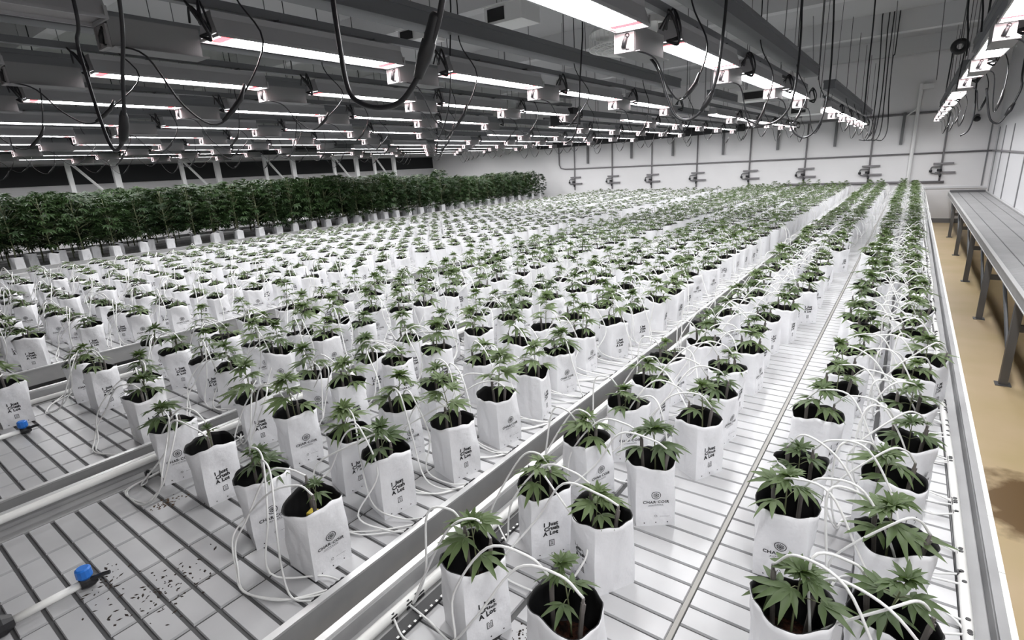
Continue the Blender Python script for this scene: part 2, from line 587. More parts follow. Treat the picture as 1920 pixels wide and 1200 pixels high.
# spilled coir crumbs on the tray of bench two
rr = random.Random(5)
b = MB()
for i in range(150):
    x, y = rr.gauss(-1.80, 0.07), rr.gauss(0.43, 0.075)
    if i > 110:
        x, y = rr.gauss(-2.02, .05), rr.gauss(.33, .03)
    a, s = rr.uniform(0, 6.28), rr.uniform(0.0015, 0.005)
    c_, s_ = math.cos(a), math.sin(a)
    L = s * rr.uniform(1.2, 3)
    v = [(x + c_ * L, y + s_ * L, BZ), (x - s_ * s, y + c_ * s, BZ), (x - c_ * L, y - s_ * L, BZ), (x + s_ * s, y - c_ * s, BZ), (x, y, BZ + 0.0025)]
    b.add(v, [(0, 1, 4), (1, 2, 4), (2, 3, 4), (3, 0, 4)])
tag(obj('coir_crumbs', b, M_DIRT), 'dark spilled coir crumbs scattered on the near tray', 'crumbs', kind='stuff')
b = MB()
for i in range(90):
    x, y = rr.gauss(-0.69, 0.03), rr.gauss(0.92, 0.035)
    s = rr.uniform(0.001, 0.0045)
    b.add([(x + s, y, BZ), (x, y + s, BZ), (x - s, y, BZ), (x, y - s, BZ), (x, y, BZ + 0.003)], [(0, 1, 4), (1, 2, 4), (2, 3, 4), (3, 0, 4)])
tag(obj('coir_crumbs', b, M_DIRT), 'dark spilled coir crumbs beside the nearest bag on the first bench', 'crumbs', kind='stuff')


b = MB()
for i in range(60):
    x, y = rr.gauss(-2.31, 0.018), rr.gauss(0.65, 0.03)
    s_ = rr.uniform(0.002, 0.006)
    b.add([(x + s_, y, BZ), (x, y + s_, BZ), (x - s_, y, BZ), (x, y - s_, BZ), (x, y, BZ + 0.003)], [(0, 1, 4), (1, 2, 4), (2, 3, 4), (3, 0, 4)])
tag(obj('coir_crumbs', b, mat('brown_residue', (0.10, 0.062, 0.035), 0.9)), 'brown coir residue on the tray left of the front lettered bags', 'crumbs', kind='stuff')


# ------------------------------------------------------------------ text
def text_mesh(s, size, offset=0.0, spacing=1.0):
    c = bpy.data.curves.new('t', 'FONT')
    c.body = s
    c.size = size
    c.align_x = 'CENTER'
    c.offset = offset
    c.resolution_u = 2
    c.space_character = spacing
    o = bpy.data.objects.new('t', c)
    COL.objects.link(o)
    dg = bpy.context.evaluated_depsgraph_get()
    me = o.evaluated_get(dg).to_mesh()
    v = [(p.co.x, p.co.y) for p in me.vertices]
    f = [list(p.vertices) for p in me.polygons]
    bpy.data.objects.remove(o)
    bpy.data.curves.remove(c)
    return v, f


def ring2(cx, cy, r0, r1, k=20):
    v, f = [], []
    for i in range(k):
        a = 2 * math.pi * i / k
        v += [(cx + r0 * math.cos(a), cy + r0 * math.sin(a)), (cx + r1 * math.cos(a), cy + r1 * math.sin(a))]
        j = (i + 1) % k
        f.append([2 * i, 2 * i + 1, 2 * j + 1, 2 * j])
    return v, f


def rect2(x0, y0, x1, y1):
    return [(x0, y0), (x1, y0), (x1, y1), (x0, y1)], [[0, 1, 2, 3]]


def disc2(cx, cy, r, k=8):
    return [(cx + r * math.cos(2 * math.pi * i / k), cy + r * math.sin(2 * math.pi * i / k)) for i in range(k)], [list(range(k))]


PRINT_A, PRINT_B = [], []
PRINT_A += [(v, f) for v, f in [ring2(0, .128, .0145, .0168, 28)]]
for i in range(6):
    a = math.pi / 6 + i * math.pi / 3
    PRINT_A.append(disc2(.0085 * math.cos(a), .128 + .0085 * math.sin(a), .0022))
    a2 = i * math.pi / 3
    dx, dy = math.cos(a2), math.sin(a2)
    PRINT_A.append(([(.003 * dx - .0012 * dy, .128 + .003 * dy + .0012 * dx), (.003 * dx + .0012 * dy, .128 + .003 * dy - .0012 * dx), (.0125 * dx + .0004 * dy, .128 + .0125 * dy - .0004 * dx), (.0125 * dx - .0004 * dy, .128 + .0125 * dy + .0004 * dx)], [[0, 1, 2, 3]]))
PRINT_A.append(disc2(0, .128, .0026))


def put_text(lst, s, size, x, y, off, sp=1.0):
    v, f = text_mesh(s, size, off, sp)
    lst.append(([(a + x, b_ + y) for a, b_ in v], f))


put_text(PRINT_A, 'CHAR\u00b7COIR', .0165, 0, .093, .0004, 1.08)
for i in range(9):
    PRINT_A.append(rect2(-.026 + i * .006, .0845, -.0218 + i * .006, .0862))
PRINT_A.append(rect2(-.028, .0815, .028, .0822))
for i in range(3):
    a = math.pi / 2 + i * 2 * math.pi / 3
    a1 = a + 2 * math.pi / 3
    p, q = np.array([math.cos(a), math.sin(a)]), np.array([math.cos(a1), math.sin(a1)])
    p0, q0 = p * .8 + q * .2, p * .2 + q * .8
    PRINT_A.append(([tuple(p0 * .0085 + (0, .040)), tuple(q0 * .0085 + (0, .040)), tuple(q0 * .0058 + (0, .040)), tuple(p0 * .0058 + (0, .040))], [[0, 1, 2, 3]]))
PRINT_A.append(rect2(.014, .0385, .050, .0392))
put_text(PRINT_B, 'I', .021, -.0262, .124, .0010, 1.0)
put_text(PRINT_B, 'Just', .021, .0055, .124, .0010, 1.04)
put_text(PRINT_B, 'Crush', .021, 0, .1055, .0010, 1.05)
put_text(PRINT_B, 'A', .021, -.0225, .087, .0010, 1.0)
put_text(PRINT_B, 'Lot', .021, .0075, .087, .0010, 1.05)
for q in ((-.0095, .044, .0095, .0462), (-.0095, .064, .0095, .0662), (-.0095, .0462, -.0075, .064), (.0075, .0462, .0095, .064), (-.005, .0495, .005, .0515), (-.005, .0545, .005, .056), (-.005, .0590, .005, .0610)):
    PRINT_B.append(rect2(*q))
for P in (PRINT_A, PRINT_B):
    for x in (-.042, 0, .042):
        P.append(disc2(x, .014, .0024))

BAG_H = 0.24


# ------------------------------------------------------------------ grow bag
def bag_mesh(seed, H=BAG_H, half=0.070, rtop=0.089, NA=64, NZ=14, prints=True):
    """square-bottomed plastic bag opening to a wavy round mouth; sharp vertical corner creases fade toward the rim"""
    rr = random.Random(seed)
    # angular samples crowded at the four corners
    q = np.linspace(-1, 1, NA // 4, endpoint=False)
    q = np.sign(q) * (1 - (1 - np.abs(q)) ** 1.6)
    th = np.concatenate([q * math.pi / 4 + k * math.pi / 2 for k in range(4)])
    ph = [rr.uniform(0, 6.28) for _ in range(12)]
    amp = [rr.uniform(0.5, 1.4) for _ in range(12)]
    lean = (rr.uniform(-.007, .007), rr.uniform(-.007, .007))
    squash = rr.uniform(-.11, .11)
    c, s = np.cos(th), np.sin(th)
    sq = half / np.maximum(np.abs(c), np.abs(s))
    rimz = H + 0.008 * np.sin(2 * th + ph[6]) + 0.006 * np.sin(3 * th + ph[7]) * amp[6] + 0.0025 * np.sin(9 * th + ph[8])
    ci = rtop * (1 + squash * np.cos(2 * th) + 0.035 * np.sin(3 * th + ph[0]) + .022 * np.sin(5 * th + ph[1]) + .012 * np.sin(11 * th + ph[9]))
    ts = np.linspace(0, 1, NZ + 1)
    X, Y, Z = [], [], []
    for t in ts:
        k = min(1, max(0, (t - 0.30) / 0.70))
        k = k * k * (3 - 2 * k) * 0.86
        r = sq * (1 - k) * (1 + .05 * t) + ci * k
        side = np.exp(-((np.abs(c) - 1) / 0.010) ** 2)
        r = r - side * 0.006 * math.sin(math.pi * min(1, t * 1.02)) ** 0.6 * (1 if t < .98 else .5)
        face = np.clip(1 - np.maximum(np.abs(c), np.abs(s)), 0, .3) / .3
        dent = 0.0030 * amp[2] * np.sin(2.0 * th + ph[2] + 6 * t) + 0.0016 * np.sin(6 * th + ph[3]) * math.sin(11 * t + ph[4]) + 0.0013 * np.sin(13 * th + 19 * t + ph[5])
        r = r + dent * math.sin(math.pi * min(1, t * 1.0 + .0)) ** .5 * (1 - face * .6)
        r = r - 0.0035 * np.exp(-((t - 0.26 - 0.12 * amp[4] + 0.04 * np.sin(th + ph[10])) / 0.022) ** 2) * (1 - face)
        X.append(r * c + lean[0] * t); Y.append(r * s + lean[1] * t); Z.append(t * rimz)
    X, Y, Z = map(np.array, (X, Y, Z))
    V = [p for j in range(NZ + 1) for p in zip(X[j], Y[j], Z[j])]
    Fc, Mi = [], []
    for j in range(NZ):
        for i in range(NA):
            a, d = j * NA + i, j * NA + (i + 1) % NA
            Fc.append((a, d, d + NA, a + NA)); Mi.append(0)
    Fc.append(tuple(range(NA - 1, -1, -1))); Mi.append(0)
    base = len(V)
    rows = [j for j in range(NZ, -1, -1) if ts[j] > .42]
    for j in rows:
        V += list(zip(X[j] * 0.965, Y[j] * 0.965, Z[j] - (0.0003 if j == NZ else 0)))
    top = NZ * NA
    for i in range(NA):
        d = (i + 1) % NA
        Fc.append((top + i, top + d, base + d, base + i)); Mi.append(1)
    for j in range(len(rows) - 1):
        for i in range(NA):
            a, d = base + j * NA + i, base + j * NA + (i + 1) % NA
            Fc.append((a, d, d + NA, a + NA)); Mi.append(1)
    lo_ = base + (len(rows) - 1) * NA
    Fc.append(tuple(range(lo_, lo_ + NA))); Mi.append(1)
    if prints:
        n4 = NA // 4
        for sgn, P in ((-1, PRINT_A), (1, PRINT_B)):
            k0 = (3 if sgn < 0 else 1) * n4
            idx = [(k0 + d) % NA for d in range(n4 + 1)]
            rot = rr.uniform(-0.04, 0.04)
            for v, f in P:
                o = len(V)
                for (u, zz) in v:
                    u, zz = u * math.cos(rot) - (zz - .09) * math.sin(rot), .09 + (zz - .09) * math.cos(rot) + u * math.sin(rot)
                    t = zz / H * NZ
                    j0 = min(NZ - 1, int(t)); w1 = t - j0
                    xr_ = X[j0][idx] * (1 - w1) + X[j0 + 1][idx] * w1
                    yr_ = Y[j0][idx] * (1 - w1) + Y[j0 + 1][idx] * w1
                    if sgn > 0:
                        yy = np.interp(-u, xr_[::-1], yr_[::-1]); V.append((-u, yy + .0011, zz))
                    else:
                        yy = np.interp(u, xr_, yr_); V.append((u, yy - .0011, zz))
                for g in f:
                    Fc.append([i + o for i in g]); Mi.append(2)
    me = bpy.data.meshes.new('bag')
    me.from_pydata([tuple(map(float, p)) for p in V], [], Fc)
    for m in (M_WHITE, M_LINER, M_INK):
        me.materials.append(m)
    me.polygons.foreach_set('material_index', Mi)
    me.polygons.foreach_set('use_smooth', [mm != 2 for mm in Mi])
    # keep the corner creases sharp over the lower part of the bag
    ce = set()
    for k in range(4):
        i = k * (NA // 4)
        for j in range(int(NZ * .8)):
            ce.add((j * NA + i, (j + 1) * NA + i))
    for i in range(NA):
        ce.add(tuple(sorted((i, (i + 1) % NA))))
    me.update()
    sh = np.zeros(len(me.edges), dtype=bool)
    for e in me.edges:
        if tuple(sorted(e.vertices)) in ce:
            sh[e.index] = True
    at = me.attributes.new('sharp_edge', 'BOOLEAN', 'EDGE')
    at.data.foreach_set('value', sh)
    return me


def soil_mesh(seed, z=0.128, r=0.065):
    rr = random.Random(seed)
    b = MB()
    NR, NA = 5, 24
    V = [(0, 0, z + 0.006)]
    for i in range(1, NR + 1):
        for a in range(NA):
            t = 2 * math.pi * a / NA
            q = r * i / NR
            V.append((q * math.cos(t), q * math.sin(t), z + rr.uniform(-.004, .006) - 0.004 * (i == NR)))
    Fc = [(0, 1 + a, 1 + (a + 1) % NA) for a in range(NA)]
    for i in range(NR - 1):
        for a in range(NA):
            p, q = 1 + i * NA + a, 1 + i * NA + (a + 1) % NA
            Fc.append((p, p + NA, q + NA, q))
    b.add(V, Fc)
    return b.mesh('coir', [M_COIR], True)


# ------------------------------------------------------------------ plants
def leaflet(L, W, nseg=6, droop=0.25, serr=0.0, fold=0.25):
    V, Fc = [], []
    for i in range(nseg + 1):
        t = i / nseg
        wdt = W * (math.sin(math.pi * min(1, t ** 0.85)) ** 0.9) * (1.25 - 0.45 * t)
        if i % 2 and serr:
            wdt *= 1 + serr
        x = L * t
        z = -droop * L * t * t
        if i == 0 or i == nseg:
            wdt = 0.0008 if i == 0 else 0.0
        V += [(x, wdt, z + fold * wdt), (x, 0, z), (x, -wdt, z + fold * wdt)]
    for i in range(nseg):
        a = 3 * i
        Fc += [(a + 1, a + 4, a + 3, a), (a + 2, a + 5, a + 4, a + 1)]
    return V, Fc


def leaflet_low(L, W, droop=0.3):
    V = [(0, 0, 0), (L * .5, W, -droop * L * .25 + .2 * W), (L, 0, -droop * L), (L * .5, -W, -droop * L * .25 + .2 * W), (L * .5, 0, -droop * L * .25)]
    return V, [(0, 4, 1), (4, 2, 1), (0, 3, 4), (4, 3, 2)]


def palm_leaf(b, base, az, el, L, W, n, droop, rr, low=False, mi=0, nseg=6):
    """palmate leaf with n leaflets whose midrib leaves 'base' at azimuth az and elevation el"""
    d = np.array([math.cos(az) * math.cos(el), math.sin(az) * math.cos(el), math.sin(el)])
    side = np.array([-math.sin(az), math.cos(az), 0])
    up = np.cross(d, side)
    roll = rr.uniform(-.35, .35)
    side, up = side * math.cos(roll) + up * math.sin(roll), up * math.cos(roll) - side * math.sin(roll)
    spread = {3: [0, 40, -40], 5: [0, 34, -34, 72, -72], 7: [0, 27, -27, 57, -57, 100, -100], 9: [0, 22, -22, 45, -45, 75, -75, 115, -115]}[n]
    ln = [1, .92, .92, .72, .72, .42, .42, .25, .25]
    for a, l in zip(spread, ln):
        a = math.radians(a + rr.uniform(-6, 6))
        ll = L * l * rr.uniform(.92, 1.06)
        if low:
            V, Fc = leaflet_low(ll, W * (0.5 + 0.5 * l))
        else:
            V, Fc = leaflet(ll, W * (0.45 + 0.55 * l), nseg, droop * rr.uniform(.6, 1.5), 0.16)
        ca, sa = math.cos(a), math.sin(a)
        e1 = d * ca + side * sa
        e2 = -d * sa + side * ca
        V = [base + e1 * x + e2 * y + up * z for x, y, z in V]
        b.add(V, Fc, mi)


def plant(seed, height, leafL, nodes=3, low=False):
    lo = max(.5, min(.86, .118 / height))
    """returns stem MB and foliage MB, base at the origin"""
    rr = random.Random(seed)
    st, fo = MB(), MB()
    bend = (rr.uniform(-.12, .12), rr.uniform(-.12, .12))
    f = lambda z: np.array([bend[0] * z * (z / height), bend[1] * z * (z / height), z])
    st.tube([f(height * i / 6) for i in range(7)], [0.0032 - 0.0003 * i for i in range(7)], 4 if low else 6)
    az = rr.uniform(0, 6.28)
    for k in range(nodes):
        t = lo + (0.93 - lo) * k / max(1, nodes - 1) if nodes > 1 else .8
        z = height * t
        sc = (1.0 if k == 0 else 1.08 if k == 1 else 0.85) * (1 - .25 * (k / nodes))
        for s in (0, math.pi):
            a = az + s + rr.uniform(-.3, .3)
            el = rr.uniform(.10, .55) + 0.12 * k
            pl = leafL * rr.uniform(.35, .6) * (1 - 0.2 * k)
            p0 = f(z)
            d = np.array([math.cos(a) * math.cos(el), math.sin(a) * math.cos(el), math.sin(el)])
            p1 = p0 + d * pl
            st.tube([p0, (p0 + p1) / 2 + (0, 0, .004), p1], 0.0013, 3 if low else 5)
            palm_leaf(fo, p1, a + rr.uniform(-.2, .2), rr.uniform(-.12, .26), leafL * sc * rr.uniform(.85, 1.1), leafL * (.135 if low else .098), 5 if (low or k == 0) else 7, .32, rr, low)
        az += math.pi / 2 + rr.uniform(-.3, .3)
    top = f(height)
    for s in range(4 if low else 6):
        a = az + s * math.pi / (2 if low else 3) + rr.uniform(-.2, .2)
        el = rr.uniform(.35, 1.1)
        palm_leaf(fo, top, a, el, leafL * rr.uniform(.40, .62), leafL * .075, 3 if s % 2 else 5, .3, rr, low, nseg=4)
    return st, fo


# ------------------------------------------------------------------ drip stake and tube
def stake_mesh(seed, dx, dy, lean):
    b = MB()
    z0, z1 = 0.10, 0.282
    p0 = np.array([dx * .75, dy * .75, z0])
    p1 = np.array([dx + lean, dy, z1])
    b.tube([p0, p1 * .9 + p0 * .1, p1], [0.0062, 0.0062, 0.0050], 8)
    d = p1 - p0
    d = d / np.linalg.norm(d)
    b.tube([p1 - d * .006, p1 + d * .010, p1 + d * .016], [0.0040, 0.0042, 0.0030], 8)
    b.tube([p1 - d * .03 + (.005, 0, 0), p1 - d * .002 + (.006, 0, 0)], 0.0022, 5)
    return b, p1 + d * .014


def tube_path(p, s, dist, style, rr):
    """white drip tube from stake top p to the supply line at x = s*dist; coordinates relative to the bag"""
    j = lambda a: rr.uniform(-a, a)
    x, y, z = p
    end = (s * dist, y - 0.06 + j(.05), 0.018)
    if style == 0:      # big loop round the near side of the bag
        R = rr.uniform(.12, .165)
        R = rr.uniform(.20, .25)
        pts = [p, (x - s * .06, y - .02 + j(.02), z + .020), (x - s * .13 + j(.02), y - .06, z - .005), (-s * R, -.125 + j(.02), .17 + j(.03)), (-s * (R + .01), -.165, .10 + j(.02)),
               (-s * (R - .05), -.20 + j(.02), .035), (-s * .08, -.225 + j(.015), .009), (s * .05, -.19 + j(.02), .008), (s * dist * .8, end[1] - .04, .009), end]
    elif style == 1:    # arch toward the supply line, dropping just beyond the rim
        pts = [p, (x + s * .035, y - .015, z + .045 + j(.02)), (x + s * .095, y - .04 + j(.02), z + .03), (s * (.145 + j(.015)), y - .07, .14), (s * (min(dist, .2) * .85 + .02), y - .09, .03), end]
    elif style == 2:    # long arch over the neighbouring gap
        pts = [p, (x + s * .05, y - .02, z + .05 + j(.02)), (x + s * .15, y - .05 + j(.03), z + .045 + j(.02)), (x + s * .24, y - .09 + j(.03), .20), (s * (.29 + j(.02)), y - .13 + j(.03), .06), (s * dist * .82, end[1] - .03 + j(.03), .014), end]
    else:               # high loop leaning backward, then under the bags
        pts = [p, (x - s * .03, y - .03, z + .05), (x - s * .09 + j(.02), y - .07, z + .045 + j(.02)), (-s * (.145 + j(.02)), -.07, .17), (-s * .13, -.05 + j(.03), .04), (-s * .105, .07, .010), (0, .115, .008), (s * dist * .75, .07, .010), (s * dist, .02 + j(.03), .018)]
    return spline(pts, 6)


# ------------------------------------------------------------------ bag positions
MEAS = [(0.084, 1.245), (0.083, 1.552), (0.069, 1.878), (0.103, 2.187), (-0.111, 1.179), (-0.182, 1.582), (-0.186, 1.834), (-0.188, 2.265), (-0.157, 2.588), (-0.143, 2.844), (-0.126, 3.137), (-0.093, 3.568), (-0.162, 3.806), (0.103, 2.511), (0.121, 2.882), (0.173, 3.144), (0.107, 3.557), (0.129, 4.094), (0.128, 4.391), (0.128, 4.768), (-0.088, 5.016), (-0.107, 5.474), (-0.231, 6.335), (-0.847, 0.888), (-0.543, 0.88), (-0.87, 1.28), (-0.636, 1.248), (-0.888, 1.635), (-0.625, 1.619), (-0.581, 2.006), (-0.595, 2.303), (-0.628, 2.607), (-0.603, 2.935), (-0.649, 3.292), (-0.655, 3.584), (-0.595, 3.904), (-0.616, 4.227), (-0.552, 4.439), (-0.567, 4.889), (-0.578, 5.12), (-0.575, 5.598), (-0.647, 6.202), (-0.527, 6.564), (-0.927, 3.253), (-0.844, 2.945), (-0.903, 3.608), (-0.91, 3.956), (-0.881, 4.5), (-0.857, 4.212), (-0.899, 2.277), (-0.879, 1.969), (-0.928, 2.604), (-1.497, 1.145), (-1.456, 2.1), (-1.498, 2.419), (-1.443, 1.78), (-1.805, 2.091), (-1.802, 1.749), (-1.441, 1.469), (-1.756, 1.449), (-2.2, 1.505), (-2.425, 1.83), (-2.201, 1.851), (-2.171, 2.12), (-1.81, 2.438), (-2.157, 2.504), (-1.813, 2.778), (-1.539, 2.763), (-2.413, 2.803), (-2.159, 2.848), (-2.458, 2.501), (-3.044, 2.286), (-3.062, 2.66), (-3.039, 2.904), (-3.086, 3.221), (-2.286, 3.158), (-1.782, 3.073), (-1.474, 3.079), (-2.183, 3.478), (-2.157, 3.792), (-1.462, 3.423), (-1.732, 3.412), (-1.445, 3.751), (-1.433, 4.06), (-1.787, 4.375), (-2.188, 4.117), (-2.491, 4.117), (-2.453, 3.731), (-3.012, 3.586), (-3.041, 3.895), (-3.027, 4.229), (-3.072, 4.907), (-1.464, 0.798), (-1.757, 0.791), (-2.184, 0.809), (-2.144, 1.17), (-2.484, 1.158), (-2.506, 0.792), (-3.018, 0.872), (-3.744, 0.896), (-4.016, 0.881), (-3.001, 1.308), (-3.305, 1.312), (-2.45, 1.491), (-3.027, 1.619), (-3.697, 1.302), (-3.998, 1.291), (-3.294, 1.629), (-3.014, 1.945), (-3.268, 1.922), (-3.74, 1.947), (-3.973, 0.523), (-5.128, 0.874), (-5.393, 0.828), (-5.029, 1.223), (-5.439, 1.239), (-5.047, 1.568), (-5.338, 1.522), (-1.754, 1.16)]
# direction (degrees) that the printed face looks toward, and which print, for the near bags
FACING = [(-1.464, 0.798, 0, 'A'), (-1.757, 0.791, -15, 'A'), (-2.184, 0.809, -5, 'B'), (-2.506, 0.792, -18, 'A'), (-1.497, 1.145, -13, 'B'), (-1.441, 1.469, -12, 'B'), (-1.443, 1.78, -9, 'A'), (-1.456, 2.1, 12, 'B'), (-1.498, 2.419, -20, 'A'), (-0.625, 1.619, -54, 'A'), (-0.87, 1.28, -37, 'B'), (-0.636, 1.248, -120, 'B'), (-0.581, 2.006, -29, 'B'), (-0.879, 1.969, -53, 'A'),
          (-0.847, 0.888, 160, 'A'), (-0.543, 0.88, 80, 'A'), (-0.182, 1.582, -88, 'A'), (0.083, 1.552, -85, 'B'), (-0.111, 1.179, -75, 'B'), (-1.754, 1.16, -12, 'B'), (-1.756, 1.449, -12, 'A'), (-1.802, 1.749, -10, 'B'), (-2.144, 1.17, 170, 'B')]
START = [[1.18, 1.18, 0.90, 0.89], [0.80, 0.79, 0.81, 0.80], [0.875, 0.98, 0.89, 0.54]] + [[0.85, 0.85, 0.9, 0.9]] * 4
bags = []   # (x, y, bench index, column index)
used = set()
for bi, B in enumerate(BENCHES[:-1]):
    for ci, cx in enumerate(B['cols']):
        y = START[bi][ci]
        while y < BEND - 0.15:
            best = None
            for k, (mx, my) in enumerate(MEAS):
                if k in used or abs(mx - cx) > 0.13 or abs(my - y) > 0.17:
                    continue
                if best is None or abs(my - y) < abs(MEAS[best][1] - y):
                    best = k
            if best is not None:
                used.add(best)
                px, py = MEAS[best]
                y = py
            else:
                px, py = cx + RNG.uniform(-.025, .025), y + RNG.uniform(-.02, .02)
            bags.append((px, py, bi, ci))
            y += 0.33
far_bags = []
ranked = []
for q in bags:
    pr = project((q[0], q[1], BZ + 0.2))
    if pr is None or not (-70 < pr[0] < 1990 and 0 < pr[1] < 1290):
        continue
    ranked.append((pr[2], q))
ranked.sort()
near = [q for _, q in ranked[:300]]
far = [q for _, q in ranked[300:]]

# ------------------------------------------------------------------ shared meshes for the individual bags
BAGM = [bag_mesh(100 + i) for i in range(10)]
SOIL = [soil_mesh(i) for i in range(3)]
KINDS = {}


def plant_meshes(key, seeds, hrange, lrange, nodes):
    out = []
    for s in seeds:
        rr = random.Random(s)
        st, fo = plant(s, rr.uniform(*hrange), rr.uniform(*lrange), nodes)
        out.append((st.mesh('stem', [M_STEM], True), fo.mesh('foliage', [M_LEAF], True)))
    KINDS[key] = out


plant_meshes('short', range(10, 18), (0.175, 0.215), (0.075, 0.098), 3)
plant_meshes('tall', range(20, 28), (0.21, 0.29), (0.080, 0.105), 4)
plant_meshes('sprig', range(40, 43), (0.16, 0.19), (0.050, 0.062), 1)
plant_meshes('low', range(30, 36), (0.13, 0.165), (0.065, 0.085), 3)
STAKES = []
for i in range(4):
    rr = random.Random(50 + i)
    a, c = stake_mesh(i, 0.045 + rr.uniform(-.01, .012), rr.uniform(-.03, .03), rr.uniform(-.012, .018))
    d, e = stake_mesh(i + 9, -0.045 + rr.uniform(-.012, .01), rr.uniform(-.03, .03), rr.uniform(-.018, .012))
    STAKES.append(((a.mesh('stake', [M_STAKE], False), c), (d.mesh('stake', [M_STAKE], False), e)))
TUBES = {}


def tube_for(si, ei, s, dist, style, var):
    key = (si, ei, s, round(dist, 2), style, var)
    if key not in TUBES:
        rr = random.Random(hash(key[:2] + key[4:]) & 0xffff)
        path = tube_path(tuple(STAKES[si][ei][1]), s, dist, style, rr)
        b = MB(); b.tube(path, 0.0034, 6)
        e = path[-1]
        c = MB()
        c.box((e[0] - .009, e[1] - .011, e[2] - .013), (e[0] + .009, e[1] + .011, e[2] + .007))
        c.tube([(e[0], e[1], e[2] + .007), (e[0], e[1], e[2] + .013)], 0.006, 8)
        TUBES[key] = (b.mesh('tube', [M_TUBE], True), c.mesh('connector', [M_BLACK]))
    return TUBES[key]


COLNAME = ['rightmost', 'second', 'third', 'leftmost']
BENCHN = ['the aisle bench'] + ['%s bench from aisle' % ordw(i) for i in range(2, 8)]
HAND = {(-0.543, 0.88): ('short', 2, 0.95), (-0.847, 0.888): ('short', 1, 1.0)}
count = {}
for q in sorted(near, key=lambda t: (t[2], t[3], t[1])):
    x, y, bi, ci = q
    count[(bi, ci)] = count.get((bi, ci), 0) + 1
    k = count[(bi, ci)]
    rr = random.Random(int(x * 1000) * 7919 + int(y * 1000))
    B = BENCHES[bi]
    face = next((f for f in FACING if abs(f[0] - x) < .003 and abs(f[1] - y) < .003), None)
    if face:
        ang = math.radians(face[2])
        pk = face[3]
    else:
        ang = math.radians(rr.gauss(-12, 16) + (180 if rr.random() < .2 else 0))
        pk = rr.choice('AB')
    rz = ang + math.pi / 2 if pk == 'A' else ang - math.pi / 2
    lab = 'white grow bag with seedling, %s from near end, %s column of %s' % (ordw(k), COLNAME[ci], BENCHN[bi])
    if face and face[2] > -95 and face[2] < 95:
        lab = ('white grow bag with round emblem, %s in %s column of %s' if pk == 'A' else 'white grow bag with three-line lettering, %s in %s column of %s') % (ordw(k), COLNAME[ci], BENCHN[bi])
    t = thing('grow_bag', lab, 'grow bag', (x, y, BZ), 0, 'seedlings in white grow bags')
    vi = rr.randrange(len(BAGM))
    sc = rr.uniform(.97, 1.04)
    bo = link('bag', BAGM[vi], t, (0, 0, 0), rz)
    bo.scale = (sc, sc, rr.uniform(.97, 1.04))
    link('coir', SOIL[rr.randrange(3)], t, (0, 0, 0), rr.uniform(0, 6))
    if bi >= 3:
        kind = 'low'
    elif bi == 0:
        kind = 'short' if (y < 4 or rr.random() < .6) else 'tall'
    else:
        kind = 'tall' if (rr.random() < (.25 if y < 1.3 else .72)) and not (bi == 1 and y < 1.0) else 'short'
    if (abs(x + 1.464) < .002 and abs(y - .798) < .002) or (abs(x + 2.184) < .002 and abs(y - .809) < .002):
        kind = 'sprig'
    st, fo = rr.choice(KINDS[kind])
    prz, ps = rr.uniform(0, 6.28), rr.uniform(.9, 1.12)
    loc = (rr.uniform(-.015, .015), rr.uniform(-.015, .015), 0.130)
    s1 = link('stem', st, t, loc, prz)
    f1 = link('foliage', fo, t, loc, prz)
    s1.scale = f1.scale = (ps, ps, ps)
    si = rr.randrange(4)
    # supply line: right-hand columns feed from the right side of the bench
    s = 1 if ci < 2 else -1
    dist = (B['pr'] - x) if s > 0 else (x - B['pl'])
    for ei in (0, 1):
        so = link('drip_stake', STAKES[si][ei][0], t)
        if ci in (0, 3):
            style = 3 if (bi == 0 and ci == 0) else (0 if (y < 2.2 or rr.random() < .7) else 1)
            if bi == 0 and ci == 3:
                style = rr.choice((1, 1, 0))
        else:
            style = 2
        if y > 7 and ei == 1:
            continue
        tm, cm = tube_for(si, ei, s, dist, style, rr.randrange(2))
        link('drip_tube', tm, so)
        link('tube_connector', cm, so)
    if abs(x + 1.464) < .002 and abs(y - .798) < .002:
        b = MB(); b.box((-0.002, -0.030, .128), (0.056, -.002, .208))
        obj('yellow_card', b, M_YELLOW, t, rz=.4)

# ------------------------------------------------------------------ all the far seedlings as one mass
def arrays(me_b):
    v = np.array(me_b.v)
    lt = np.array([len(f) for f in me_b.f])
    lv = np.concatenate([np.array(f) for f in me_b.f])
    return v, lt, lv, np.array(me_b.m)


